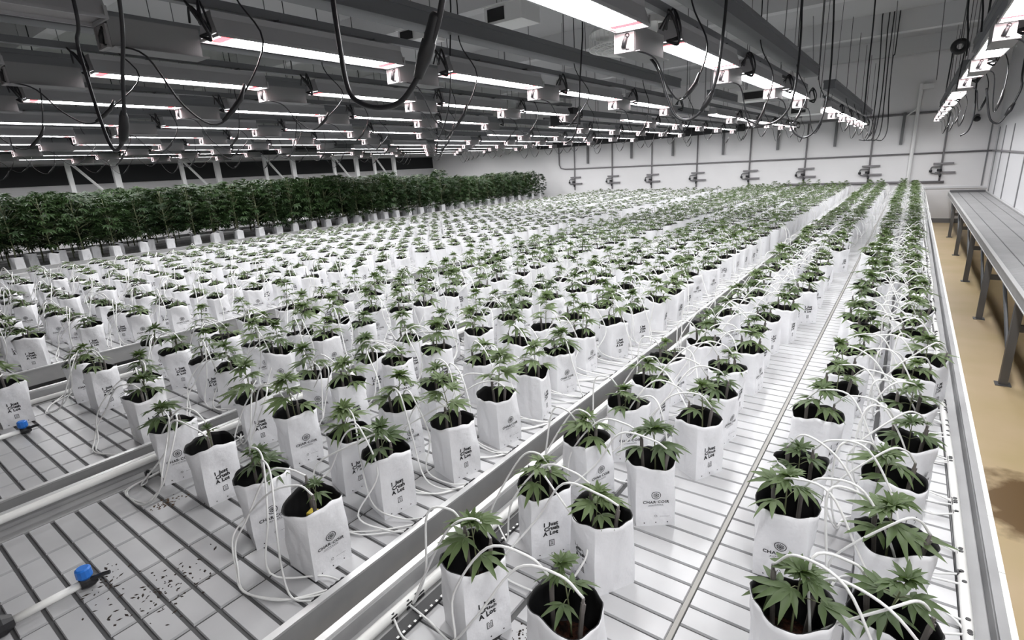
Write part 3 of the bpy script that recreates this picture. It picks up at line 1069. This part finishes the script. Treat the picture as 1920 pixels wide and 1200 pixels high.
def far_template(seed, low):
    rr = random.Random(seed)
    b = MB()
    NA, NZ = 12, 3
    for j in range(NZ + 1):
        t = j / NZ
    V = []
    for t in (0, .3, .7, 1.0):
        for i in range(NA):
            a = 2 * math.pi * (i + .5) / NA
            c, s = math.cos(a), math.sin(a)
            sq = .07 / max(abs(c), abs(s))
            r = sq * (1 - t) + .09 * t + rr.uniform(-.003, .003)
            V.append((r * c, r * s, t * .24 + (rr.uniform(-.006, .006) if t == 1 else 0)))
    Fc = []
    for j in range(3):
        for i in range(NA):
            a, c = j * NA + i, j * NA + (i + 1) % NA
            Fc.append((a, c, c + NA, a + NA))
    b.add(V, Fc, 0)
    Vi = [(x * .97, y * .97, z - .001) for x, y, z in V[-NA:]] + [(x * .85, y * .85, .13) for x, y, z in V[-NA:]]
    b.add(Vi, [(i, (i + 1) % NA, (i + 1) % NA + NA, i + NA) for i in range(NA)] + [tuple(range(NA, 2 * NA))], 1)
    st, fo = plant(seed, rr.uniform(.13, .17) if low else rr.uniform(.20, .30), .08 if low else .10, 3 if low else 4, True)
    mt = np.eye(4); mt[2, 3] = .13
    b.merge(st, mt, 2)
    b.merge(fo, mt, 3)
    for s in (1, -1):
        b.tube([(s * .045, 0, .13), (s * .05, 0, .275)], .006, 4, 4)
    for k in range(2):
        s = rr.choice((1, -1))
        pts = [(.05 * s, 0, .28), (.10 * s, -.04, .31), (.17 * s, -.10, .22), (.19 * s, -.14, .03)] if k else [(-.05 * s, 0, .28), (-.12 * s, -.08, .27), (-.14 * s, -.13, .12), (-.06 * s, -.16, .01)]
        b.tube(spline(pts, 2), .0036, 3, 5)
    return arrays(b)


T_LOW = [far_template(500 + i, True) for i in range(5)]
T_TALL = [far_template(600 + i, False) for i in range(6)]
Vs, LT, LV, MI = [], [], [], []
off = 0
for (x, y, bi, ci) in far:
    T = RNG.choice(T_LOW if bi >= 3 else T_TALL)
    a = RNG.gauss(0, .25) + RNG.choice((0, math.pi))
    s = RNG.uniform(.95, 1.08)
    R_ = np.array([[math.cos(a), -math.sin(a), 0], [math.sin(a), math.cos(a), 0], [0, 0, 1]]) * s
    v = T[0] @ R_.T + np.array([x, y, BZ])
    Vs.append(v); LT.append(T[1]); LV.append(T[2] + off); MI.append(T[3])
    off += len(v)
if Vs:
    Vs, LT, LV, MI = map(np.concatenate, (Vs, LT, LV, MI))
    me = bpy.data.meshes.new('far_seedlings')
    me.vertices.add(len(Vs)); me.vertices.foreach_set('co', Vs.astype(np.float32).ravel())
    me.loops.add(len(LV)); me.loops.foreach_set('vertex_index', LV.astype(np.int32))
    me.polygons.add(len(LT))
    me.polygons.foreach_set('loop_start', np.concatenate([[0], np.cumsum(LT)[:-1]]).astype(np.int32))
    me.polygons.foreach_set('material_index', MI.astype(np.int32))
    for m in (M_WHITE, M_LINER, M_STEM, M_LEAF, M_STAKE, M_TUBE):
        me.materials.append(m)
    me.update(calc_edges=True)
    me.validate()
    tag(link('far_seedlings', me), 'mass of small seedlings in white grow bags filling the far benches', 'seedlings', kind='stuff')


# ------------------------------------------------------------------ mature plants
def bush(seed, h=1.08, r=0.34, n=190):
    rr = random.Random(seed)
    st, fo = MB(), MB()
    st.tube([(0, 0, 0), (.01, 0, h * .5), (0, .01, h * .95)], [.011, .008, .004], 5)
    for i in range(n):
        t = rr.random() ** 0.75
        z = h * (0.22 + 0.78 * t)
        prof = math.sin(math.pi * min(1, .10 + .84 * t)) ** .6
        q = r * prof * math.sqrt(rr.uniform(.25, 1))
        a = rr.uniform(0, 6.283)
        p = np.array([q * math.cos(a), q * math.sin(a), z])
        if i % 8 == 0:
            st.tube([(0, 0, z * .75), p], [.005, .002], 3)
        L = rr.uniform(.10, .16)
        palm_leaf(fo, p, a + rr.uniform(-.8, .8), rr.uniform(-.5, .6), L, L * .13, 5, .4, rr, True)
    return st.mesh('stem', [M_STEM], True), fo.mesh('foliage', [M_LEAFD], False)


BUSH = [bush(900 + i) for i in range(6)]
MBAG = [bag_mesh(300 + i, prints=False, NA=32, NZ=8) for i in range(3)]
for ci, cx in enumerate((-11.98, -12.42, -12.95, -13.55, -14.05, -14.5)):
    y, k = 1.3 + (.2 if ci % 2 else 0), 0
    while y < BEND - .3:
        gap = 12.6 < y < 12.95
        if not gap:
            k += 1
            rr = random.Random(int(ci * 1000 + y * 100))
            if ci == 0:
                lab = 'tall dark green mature plant in white bag, %s from near end of the front line' % ordw(k)
                grp = 'mature plants in the front line'
            else:
                lab = 'tall dark green mature plant inside the dense stand, behind the front line'
                grp = 'mature plants inside the dense stand'
            t = thing('mature_plant', lab, 'plant', (cx + rr.uniform(-.05, .05), y + rr.uniform(-.05, .05), BZ), 0, grp)
            if ci < 2:
                link('bag', rr.choice(MBAG), t, (0, 0, 0), rr.uniform(-.3, .3))
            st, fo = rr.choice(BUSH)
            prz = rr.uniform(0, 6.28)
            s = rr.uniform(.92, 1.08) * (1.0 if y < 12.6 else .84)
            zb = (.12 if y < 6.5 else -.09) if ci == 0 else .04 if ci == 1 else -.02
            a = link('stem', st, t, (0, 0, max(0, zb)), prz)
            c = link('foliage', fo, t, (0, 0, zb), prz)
            a.scale = c.scale = (s, s, s * (1 if zb > .1 else 1.2 if ci == 0 else 1.1))
        y += 0.47

# ------------------------------------------------------------------ lamps
ROWX = [0.385, -1.19, -2.88, -4.52, -6.12, -7.75, -9.4, -11.0, -12.6, -14.2, -15.8]
ROWZ = [2.76, 2.72, 2.79, 2.85, 2.86, 2.83, 2.83, 2.83, 2.83, 2.83, 2.83]
PL, PITCH_L = 1.20, 1.65


def lamp_meshes():
    h = MB()
    w2, t2 = 0.088, 0.060
    prof = [(-w2, 0.0), (-w2 + .008, 0.0), (-w2 + .010, .014), (w2 - .010, .014), (w2 - .008, 0.0), (w2, 0.0), (w2, .012), (t2, .085), (t2, .115), (-t2, .115), (-t2, .085), (-w2, .012)]
    h.prism(prof, -PL - .02, 0.0)
    h.box((w2 - .004, -.012, -.002), (w2 + .004, .0, .045))
    d = MB()
    d.add([(-w2 + .010, -PL, .010), (w2 - .010, -PL, .010), (w2 - .010, -.012, .010), (-w2 + .010, -.012, .010)], [(0, 3, 2, 1)])
    rimb = MB()
    for sx in (-1, 1):
        rimb.box((sx * w2 - .004, -PL - .02, -.004), (sx * w2 + .004, 0, .006))
    rimb.box((-w2, -.008, -.004), (w2, .002, .008))
    rimb.box((-w2, -PL - .024, -.004), (w2, -PL - .014, .008))
    bx = MB()
    bx.prism([(-.095, -.092), (.0, -.092), (.005, -.088), (.005, .030), (-.095, .030)], .02, .40)
    bx.box((-.100, .02, -.096), (.03, .42, -.092))
    pl = MB()
    pl.box((-.097, .010, -.094), (.003, .020, -.002))
    pl.box((-.100, .000, -.097), (-.094, .018, .0))
    pl.box((-.100, .000, -.097), (.006, .018, -.091))
    pg = MB()
    pg.tube([(-.052, .006, -.074), (-.044, .004, -.045), (-.036, .006, -.022)], [.012, .012, .007], 8)
    pg.ring((-.034, .008, -.020), .010, .003, 1, 10, 5)
    hg = MB()
    for yy in (-.85, -.2):
        hg.box((-.012, yy, .115), (.012, yy + .02, .135))
        hg.box((-.045, yy, .130), (.045, yy + .02, .136))
    cords = []
    for v in range(4):
        rr = random.Random(v)
        s = (.35 + .12 * v)
        dip = -.30 - .12 * rr.random()
        pts = [(-.04, .006, -.080), (.0, .03, -.09), (.07, .12, -.13), (.10, .22, dip * .8), (.13, .34, dip), (.17, .46, dip * .72), (.19, .52 + .05 * v, -.02), (.10, .56, .20), (.08, .58, .45), (.06, .58, 1.55)]
        b = MB(); b.tube(spline(pts, 5), .0045, 6)
        c = MB(); c.tube([(.14, .37, dip * .96), (.155, .42, dip * .84), (.17, .46, dip * .72), (.178, .49, dip * .55)], [.008, .013, .013, .007], 8)
        cords.append((b.mesh('cord', [M_CABLE], True), c.mesh('coupler', [M_BLACK], True)))
    bun = MB()
    rr = random.Random(4)
    for i in range(4):
        pts = [(.0 + rr.uniform(-.02, .02), .40 + rr.uniform(-.03, .03), .06), (.05, .37 + rr.uniform(-.05, .05), .11 + rr.uniform(0, .05)), (.09 + rr.uniform(-.02, .02), .41 + rr.uniform(-.05, .05), .06), (.08, .42, -.0 + rr.uniform(-.03, .02)), (.02, .40, .0)]
        bun.tube(spline(pts, 4), .006, 5)
    return (h.mesh('housing', [M_HOUSE]), d.mesh('diffuser', [M_LED]), rimb.mesh('trim', [M_HOUSE]), bx.mesh('driver', [M_DRIVER]), pl.mesh('plate', [M_PLATE]), pg.mesh('plug', [M_BLACK], True), hg.mesh('hanger', [M_RAIL]), cords, bun.mesh('bundle', [M_CABLE], True))


LM = lamp_meshes()
UNLIT = LM[1].copy()
UNLIT.materials.clear()
UNLIT.materials.append(M_PLATE)
NEAR_ENDS = [2.70, 4.40, 6.08, 7.70]
FAR_ENDS = [11.1, 12.75, 14.4, 16.05, 17.7]


def lamp(x, y, z, label, v, lit=True):
    t = thing('grow_lamp', label, 'lamp', (x, y, z), 0, 'LED grow lamps under the ceiling')
    link('housing', LM[0], t)
    link('diffuser', LM[1] if lit else UNLIT, t)
    link('reflector_rim', LM[2], t)
    dv = link('driver_box', LM[3], t)
    link('end_plate', LM[4], dv)
    link('plug', LM[5], dv)
    link('hanger', LM[6], t)
    pc = link('power_cord', LM[7][v][0], t)
    link('cord_coupler', LM[7][v][1], pc)
    link('cable_bundle', LM[8], t)


for r, (x, z) in enumerate(zip(ROWX, ROWZ)):
    rown = 'first row from right wall' if r == 0 else '%s row from right wall' % ordw(r + 1)
    ends = list(NEAR_ENDS)
    for seg, es in (('near', ends), ('far', FAR_ENDS)):
        for k, y in enumerate(es):
            if r == 0 and seg == 'near':
                y += 0.05
            lamp(x, y, z, 'lit LED grow lamp, %s in %s run, %s' % (ordw(k + 1), seg, rown), (r + k) % 4)
        if seg == 'near' and r == 0:
            for y, q in ((1.05, 'over the near bench end'), (-.6, 'behind the near bench end')):
                lamp(x, y, z, 'lit LED grow lamp %s, %s' % (q, rown), r)
        elif seg == 'near' and 1 < r < 5:
            lamp(x, 1.03, z, 'unlit LED grow lamp at the near end, %s' % rown, r % 4, False)
        y0, y1 = (-1.2, 7.9) if seg == 'near' else (FAR_ENDS[0] - PL - .3, FAR_ENDS[-1] + .5)
        t = thing('lighting_channel', 'lower steel channel over lamps, %s run, %s' % (seg, rown), 'rail', (x, 0, z))
        b = MB(); b.prism([(-.022, .136), (.022, .136), (.022, .178), (.014, .178), (.014, .146), (-.014, .146), (-.014, .178), (-.022, .178)], y0, y1)
        obj('channel', b, M_RAIL, t)
        t2 = thing('cable_trunking', 'upper grey steel trunking over lamps, %s run, %s' % (seg, rown), 'rail', (x, 0, z))
        b = MB()
        b.prism([(-.03, .255), (.13, .255), (.13, .265), (.120, .265), (.120, .345), (.13, .345), (.13, .378), (-.03, .378), (-.03, .345), (-.022, .345), (-.022, .265), (-.03, .265)], y0, y1)
        obj('trunking', b, M_RAIL, t2)
        yy = y0 + .7
        while yy < y1:
            b = MB(); b.tube([(.05, yy, .378), (.05, yy, CEIL_Z - z)], .004, 5)
            obj('hanger_rod', b, M_LEGS, t2)
            b = MB(); b.tube([(0, yy + .2, .178), (0, yy + .2, .256)], .004, 5)
            obj('drop_rod', b, M_LEGS, t)
            yy += 3.3 if seg == 'near' else 6.0


# ------------------------------------------------------------------ hanging cables near the camera
def cable(pts, r, label, plug=None, n=8):
    p0 = pts[0]
    pts = [(p0[0], p0[1], CEIL_Z), (p0[0], p0[1], max(p0[2] + .15, (CEIL_Z + p0[2]) / 2))] + list(pts)
    b = MB(); path = spline(pts, n); b.tube(path, r, 10)
    o = tag(obj('hanging_cable', b, M_CABLE, smooth=True), label, 'cable')
    if plug:
        P, rad = plug
        b = MB(); b.tube(P, rad, 14)
        obj('connector', b, M_BLACK, o, smooth=True)
    return o


cable([(-1.56, 1.2, 3.4), (-1.535, 1.2, 2.75), (-1.53, 1.2, 2.55), (-1.515, 1.2, 2.38), (-1.46, 1.2, 2.325), (-1.36, 1.2, 2.302), (-1.27, 1.2, 2.312), (-1.19, 1.2, 2.37), (-1.14, 1.2, 2.43), (-1.08, 1.2, 2.53), (-1.02, 1.2, 2.75), (-0.95, 1.2, 3.4)], 0.0085,
      'thick black cable looping down close to the camera, with a fat connector',
      ([(-1.193, 1.2, 2.366), (-1.176, 1.2, 2.392), (-1.160, 1.2, 2.414), (-1.136, 1.2, 2.452), (-1.135, 1.2, 2.453), (-1.104, 1.2, 2.508), (-1.098, 1.2, 2.516)], [.013, .017, .021, .021, .018, .018, .012]))
cable([(-2.76, .9, 3.4), (-2.73, .9, 2.8), (-2.80, .9, 2.68), (-2.79, .9, 2.54), (-2.76, .9, 2.38), (-2.72, .9, 2.28), (-2.66, .9, 2.255), (-2.56, .9, 2.30), (-2.515, .9, 2.36), (-2.44, .9, 2.5), (-2.31, .9, 2.75), (-2.25, .9, 3.4)], 0.007,
      'black cable looping down at upper left with a dark tapered connector',
      ([(-2.60, .9, 2.275), (-2.565, .9, 2.300), (-2.53, .9, 2.342), (-2.515, .9, 2.372), (-2.505, .9, 2.392)], [.008, .017, .018, .015, .008]))


def uny(p, y):
    d = CM.T @ np.array([(p[0] - 960) / F_PX, (p[1] - 600) / F_PX, 1.0])
    return d * (y / d[1]) + np.array([0, 0, CAM_Z])


# loops whose outline was measured on a vertical plane at a given distance
cable([tuple(uny(p, 3.0)) for p in ((1364, -60), (1362, 0), (1356, 60), (1347, 130), (1334, 175), (1316, 207), (1290, 225), (1266, 216), (1250, 180), (1238, 140), (1222, 112), (1200, 97))], .0075,
      'black power cable looping below the second lamp row from the right wall', ([tuple(uny(p, 3.0)) for p in ((1337, 170), (1330, 184), (1322, 197), (1314, 208))], [.008, .015, .015, .008]))
cable([tuple(uny(p, 5.0)) for p in ((1506, -40), (1502, 60), (1497, 120), (1490, 170), (1478, 205), (1455, 228), (1425, 234), (1395, 222))], .008, 'black power cable looping in front of the far wall, left of centre')
cable([tuple(uny(p, 7.0)) for p in ((1566, -40), (1562, 60), (1556, 150), (1545, 210), (1528, 245), (1508, 258), (1490, 250), (1480, 230))], .009, 'black power cable looping above the central bench gap')
cable([tuple(uny(p, 9.0)) for p in ((1644, -30), (1636, 60), (1628, 130), (1620, 215))], .009, 'long straight black cable dropping from the ceiling to the lamps')
for k, (xa, xb) in enumerate(((1648, 1634), (1658, 1643), (1664, 1652), (1672, 1664))):
    cable([tuple(uny(p, 15.0)) for p in ((xa + 6, 40 + 20 * k), (xa + 2, 110), (xa - 5, 180), (xb, 240), (xb - 10, 262), (xb - 24, 262))], .011, 'thin black cable, %s of four hanging side by side before the far wall' % ordw(k + 1))
cable([tuple(uny(p, 8.0)) for p in ((1920, 120), (1916, 160), (1908, 180), (1890, 210), (1876, 228), (1866, 231), (1856, 222), (1852, 195), (1850, 165))], .010, 'black cable looping in the upper right corner beside the panelled wall',
      ([tuple(uny(p, 8.0)) for p in ((1902, 193), (1893, 206), (1885, 217))], [.012, .024, .012]))
cable([tuple(uny(p, 12.0)) for p in ((1832, 150), (1829, 190), (1825, 220), (1815, 245), (1800, 255))], .012, 'black cable curving down right of the right-hand lamp row')
for k, (x0, y0) in enumerate(((1846, 0), (1818, 45))):
    cable([tuple(uny(p, 6.0)) for p in ((x0, y0 - 60), (x0 - 3, y0 + 20), (x0 - 6, y0 + 60))], .007, ['thin black wire dropping to the right-hand lamp row, nearer one', 'thin black wire dropping to the right-hand lamp row, farther one'][k])
cable([tuple(uny(p, 4.0)) for p in ((1092, 40), (1091, 90), (1087, 160), (1085, 220), (1076, 255), (1060, 270))], .006, 'wavy thin black cable hanging left of the big ceiling fan')
cable([tuple(uny(p, 3.2)) for p in ((843, -20), (845, 30), (844, 100), (845, 150), (843, 185), (836, 225), (822, 262))], .0055, 'thin black cable hanging behind the fat connector')
cable([tuple(uny(p, 4.5)) for p in ((545, 110), (549, 150), (554, 190), (556, 230), (553, 262), (546, 285))], .006, 'thin black cable hanging beside the third lamp row')
cable([tuple(uny(p, 2.2)) for p in ((8, 120), (12, 150), (17, 190), (20, 225), (19, 260), (28, 285))], .006, 'thin black cable hanging at the far left edge')

# ------------------------------------------------------------------ far wall services
def pipe(pts, r, label, m=M_CONDUIT, k=8):
    b = MB(); b.tube(pts, r, k)
    return tag(obj('conduit_pipe', b, m, smooth=True), label, 'pipe')


yw = WALL_Y - 0.04
pipe([(-11.5, yw, 2.75), (-11.5, yw, 2.1), (-11.42, yw, 1.97), (-11.2, yw, 1.93), (XR - .03, yw, 1.88)], .022, 'long thin grey pipe running across the white far wall')
pipe([(-4.6, yw, 2.93), (0.4, yw, 2.95)], .030, 'dark horizontal pipe high on the far wall, right part')
pipe([(-3.2, yw, 1.13), (0.74, yw, 1.11)], .035, 'thick grey pipe low on the far wall, just above the plants')
pipe([(XR - .03, WALL_Y - .1, 1.88), (XR - .03, 3.0, 1.88)], .020, 'grey pipe running along the panelled right wall')
b = MB(); b.tube([(-12.4, yw - .12, 2.90), (-9, yw - .12, 2.93), (-6, yw - .12, 2.95), (-4.5, yw - .12, 2.95)], [.15, .15, .13, .11], 12)  # added dark tube that paints in the beam's shade along the far wall
tag(obj('beam_shade', b, M_DARKW, smooth=True), 'dark tube standing in for beam shade, high along the far wall', 'shading')
DX = [0.63, -1.02, -2.69, -4.3, -6.0, -7.62, -9.18, -10.8]
for k, x in enumerate(DX):
    t = thing('valve_station', 'irrigation valve station on the far wall, %s from the right' % ordw(k + 1), 'valve', (x, yw, 0), 0, 'valve stations along the far wall')
    b = MB(); b.tube([(0, 0, 1.12), (0, 0, 2.95)], .022, 8); obj('drop_pipe', b, M_CONDUIT, t, smooth=True)
    for z, dx in ((1.60, .02), (1.36, .08)):
        b = MB(); b.box((-.20 + dx, -.03, z - .025), (.24 + dx, .035, z + .025)); obj('bracket', b, M_CONDUIT, t)
    b = MB(); b.tube(spline([(0, -.03, 1.52), (-.1, -.03, 1.52), (-.20, -.03, 1.51), (-.22, -.03, 1.44), (-.20, -.03, 1.36), (-.1, -.03, 1.34), (0, -.03, 1.35)], 4), .018, 8); obj('bypass_loop', b, M_LEGS, t, smooth=True)
    b = MB(); b.tube([(-.03, -.04, 1.46), (-.03, -.04, 1.40)], [.055, .06], 10); b.tube([(.0, -.05, 1.31), (0, -.05, 1.24)], [.035, .02], 8); obj('valve', b, M_BLACK, t, smooth=True)
    b = MB(); b.tube([(-.22, -.03, 1.44), (-.22, -.03, 1.38)], [.035, .035], 8); obj('filter', b, M_BLACK, t, smooth=True)
for k, (x, z0, z1) in enumerate(((-0.35, 2.15, 3.0), (-1.95, 2.2, 2.9), (-3.5, 2.2, 2.9), (-5.15, 2.15, 2.9), (-6.85, 2.2, 2.9), (-8.4, 2.2, 2.9), (-10.2, 2.1, 2.9))):
    b = MB(); b.box((x - .035, yw - .05, z0), (x + .035, yw, z1))
    tag(obj('dark_bar', b, M_LEGS), 'short dark vertical bar on the far wall, %s from the right' % ordw(k + 1), 'bar', 'dark bars on the far wall')
b = MB(); b.tube([(-.07, yw - .02, 0.0), (-.07, yw - .02, 3.7)], .045, 8); b.tube([(-.07, yw - .02, 3.1), (-.30, yw - .02, 2.9)], .02, 6); b.box((-.09, yw - .05, 3.55), (.2, yw, 3.68))
tag(obj('upright_post', b, M_FAN), 'pale vertical post with bracket on the far wall near the right corner', 'post')
t = thing('security_camera', 'small black dome camera on the far wall by the right corner', 'camera', (1.2, WALL_Y - .01, 2.70))
b = MB(); b.tube([(0, 0, .06), (0, -.06, .06)], [.06, .05], 10); obj('mount', b, M_LEGS, t)
b = MB(); b.tube([(0, -.06, .02), (0, -.09, 0), (0, -.10, -.05), (0, -.10, -.08)], [.05, .075, .07, .02], 12); obj('dome', b, M_BLACK, t, smooth=True)

# thin hanging wires across the upper right bay
for k, (px, y, pa, pb) in enumerate(((1434, 9, 60, 130), (1535, 9, 70, 150), (1757, 14, 95, 150), (1669, 14, 110, 165), (1322, 10, 130, 210), (1526, 14, 20, 115), (1827, 9, 30, 110))):
    a, c = uny((px, pa), y), uny((px - 1, pb), y)
    b = MB(); b.tube([(a[0], a[1], CEIL_Z), tuple(c)], .007, 5)
    tag(obj('hanging_wire', b, M_LEGS), ['thin hanging wire left of the near trunking end', 'thin hanging wire at the end of the near trunking', 'thin hanging wire left of the black pulley', 'thin double wire before the far wall', 'thin hanging wire by the grey hung boxes', 'pale rod hanging from a ceiling beam', 'thin wire above the right-hand lamps'][k], 'wire')
t = thing('cable_pulley', 'round black pulley hanging with cables in the upper right', 'pulley', tuple(uny((1800, 87), 8.0)))
b = MB(); b.ring((0, 0, 0), .055, .028, 1, 20, 8); obj('wheel', b, M_BLACK, t, smooth=True)
b = MB(); b.tube([(0, 0, .05), (0, 0, 1.7)], .006, 5); obj('hanger', b, M_LEGS, t)
b = MB(); b.tube([(-.05, 0, 0), (-.06, 0, -.45)], .007, 5); obj('rope', b, M_CABLE, t)
b = MB(); b.tube([(.05, 0, 0), (.03, 0, -.45)], .007, 5); obj('rope', b, M_CABLE, t)

# circulation fan with round wire guard, and the units hung between the lamp rows
c = uny((1188, 84), 5.0)
t = thing('circulation_fan', 'large round white ceiling fan with ribbed wire guard', 'fan', tuple(c))
b = MB()
R = .40
for q in (1.0, .86, .72, .58, .44, .3):
    b.ring((0, 0, -.06 * (1 - q ** 2) - .02), R * q, .005, 2, 36, 5)
for i in range(48):
    a = 2 * math.pi * i / 48
    b.tube([(R * math.cos(a), R * math.sin(a), .10), (R * math.cos(a), R * math.sin(a), -.02), (.3 * R * math.cos(a), .3 * R * math.sin(a), -.078)], .0035, 4)
obj('guard', b, M_FAN, t)
b = MB(); b.tube([(0, 0, .10), (0, 0, .16)], [R, R * .9], 36); obj('shroud', b, M_FAN, t)
b = MB(); b.tube([(0, 0, -.08), (0, 0, .05)], [.10, .11], 16); obj('motor', b, M_FAN, t)
for i in range(4):
    a = i * math.pi / 2
    b = MB()
    ca, sa = math.cos(a), math.sin(a)
    V = [(.08, -.03, .02), (.38, -.08, .05), (.38, .07, .01), (.08, .04, -.01)]
    V = [(x * ca - y * sa, x * sa + y * ca, z + dz) for dz in (0, .006) for x, y, z in V]
    b.add(V, [(0, 3, 2, 1), (4, 5, 6, 7), (0, 1, 5, 4), (1, 2, 6, 5), (2, 3, 7, 6), (3, 0, 4, 7)])
    obj('blade', b, M_FAN, t)
b = MB(); b.tube([(0, 0, .16), (0, 0, CEIL_Z - c[2])], .015, 6); obj('down_rod', b, M_FAN, t)


def unit(px, y, sx, sy, sz, label, name='fan_unit', rz=0):
    c = uny(px, y)
    t = thing(name, label, 'unit', tuple(c), rz)
    b = MB(); b.box((-sx, -sy, -sz), (sx, sy, sz)); b.box((-sx - .02, -sy - .02, sz), (sx + .02, sy + .02, sz + .015)); obj('case', b, M_FAN, t)
    b = MB(); b.box((-sx * .8, -sy - .012, -sz * .7), (sx * .1, -sy - .001, sz * .7)); obj('opening', b, M_BLACK, t)
    for s in (-1, 1):
        b = MB(); b.tube([(s * sx * .8, 0, sz + .01), (s * sx * .8, 0, CEIL_Z - c[2])], .005, 5); obj('hanger', b, M_LEGS, t)


unit((960, 30), 6.0, .28, .2, .10, 'white hung box with dark opening near the top centre')
unit((790, 68), 4.6, .20, .15, .06, 'white hung box with dark opening above the third lamp row')
unit((1440, 178), 9.2, .38, .2, .07, 'grey hung box below the second lamp row near its end')
unit((1512, 203), 9.8, .22, .2, .10, 'smaller grey hung box beside the end of the near lamps')
t = thing('black_speaker_box', 'small black box hung between lamp rows at mid distance', 'box', tuple(uny((1060, 220), 8.2)))
b = MB(); b.box((-.22, -.12, -.13), (.22, .12, .13)); b.box((-.19, -.135, -.10), (.19, -.12, .10)); obj('case', b, M_BLACK, t)
b = MB(); b.tube([(0, 0, .13), (0, 0, CEIL_Z - uny((1060, 220), 8.2)[2])], .008, 5); obj('hanger', b, M_LEGS, t)

# white steel frames with diagonal braces behind the mature plants
for k, y in enumerate((4.7, 7.4, 10.0, 12.7, 14.6)):
    t = thing('steel_frame_post', 'pale steel post with diagonal brace behind mature plants, %s from near end' % ordw(k + 1), 'post', (-17.4, y, 0), 0, 'pale frame posts along the left wall')
    b = MB(); b.box((-.04, -.05, 0), (.04, .05, 2.85)); obj('post', b, M_FAN, t)
    b = MB(); b.tube([(0, .08, 2.8), (0, .55, 2.2), (0, .75, 1.95)], .035, 6); obj('brace', b, M_FAN, t)
    b = MB(); b.box((-.05, .95, 0), (.05, 1.1, 2.8)); obj('back_post', b, M_FAN, t)
    b = MB(); b.box((-.03, .05, 2.76), (.03, .95, 2.80)); obj('crossbar', b, M_FAN, t)

# ------------------------------------------------------------------ empty bench on the right of the aisle
t = thing('empty_bench', 'empty galvanised bench along the panelled right wall', 'bench', (1.24, 0, 0))
X0, X1 = 0.855 - 1.24, 1.645 - 1.24
y0, y1 = 1.0, 18.75
b = MB()
b.box((X0 + .02, y0, BZ - .03), (X1 - .02, y1, BZ - .006), 1)
ny = int((y1 - y0) / .0782)
xs = [X0 + .03, X0 + .20, X0 + .42, X0 + .62, X1 - .03]
for i in range(ny):
    ya, yb = y0 + i * .0782 + .002, y0 + (i + 1) * .0782 - .002
    for xa, xb in zip(xs[:-1], xs[1:]):
        a, c, e = xa + .006, xb - .006, .002
        z0, z1 = BZ - .007, BZ
        b.add([(a, ya, z0), (c, ya, z0), (c, yb, z0), (a, yb, z0), (a + e, ya + e, z1), (c - e, ya + e, z1), (c - e, yb - e, z1), (a + e, yb - e, z1)],
              [(4, 5, 6, 7), (0, 1, 5, 4), (1, 2, 6, 5), (2, 3, 7, 6), (3, 0, 4, 7)], 0)
obj('tray', b, [M_TABLE, M_GROOVE], t)
for s, x in ((1, X0), (-1, X1)):
    b = MB()
    xa, xb = sorted((x, x + s * .028))
    b.box((xa, y0, BZ - .07), (xb, y1, BZ + .02))
    obj('rim', b, M_GALV, t)
    b = MB()
    for z in ((BZ + .02, BZ + .028), (BZ - .078, BZ - .07)):
        xa, xb = sorted((x - s * .006, x + s * .03))
        b.box((xa, y0, z[0]), (xb, y1, z[1]))
    obj('rim_edge', b, M_ALU, t)
b = MB(); b.box((X0 + .03, y1 - .03, BZ - .006), (X1 - .03, y1, BZ + .06)); obj('end_rim', b, M_LEGS, t)
b = MB()
for x in (X0 + .05, X1 - .10):
    b.box((x, y0, BZ - .13), (x + .05, y1, BZ - .031))
obj('frame', b, M_LEGS, t)
for k, y in enumerate((3.75, 6.1, 8.45, 10.8, 13.4, 16.05)):
    for x in (X0 + .035, X1 - .09):
        b = MB(); b.box((x - .03, y - .03, .008), (x + .03, y + .03, BZ - .08)); b.box((x - .055, y - .055, 0), (x + .055, y + .055, .008))
        obj('leg', b, M_LEGS, t)
    b = MB(); b.box((X0 + .05, y - .02, .50), (X1 - .05, y + .02, .56)); obj('crossbar', b, M_LEGS, t)
    b = MB(); b.tube([(X0 + .04, y + .03, .22), (X0 + .04, y + 1.1, BZ - .10)], .016, 6); obj('brace', b, M_RAIL, t)
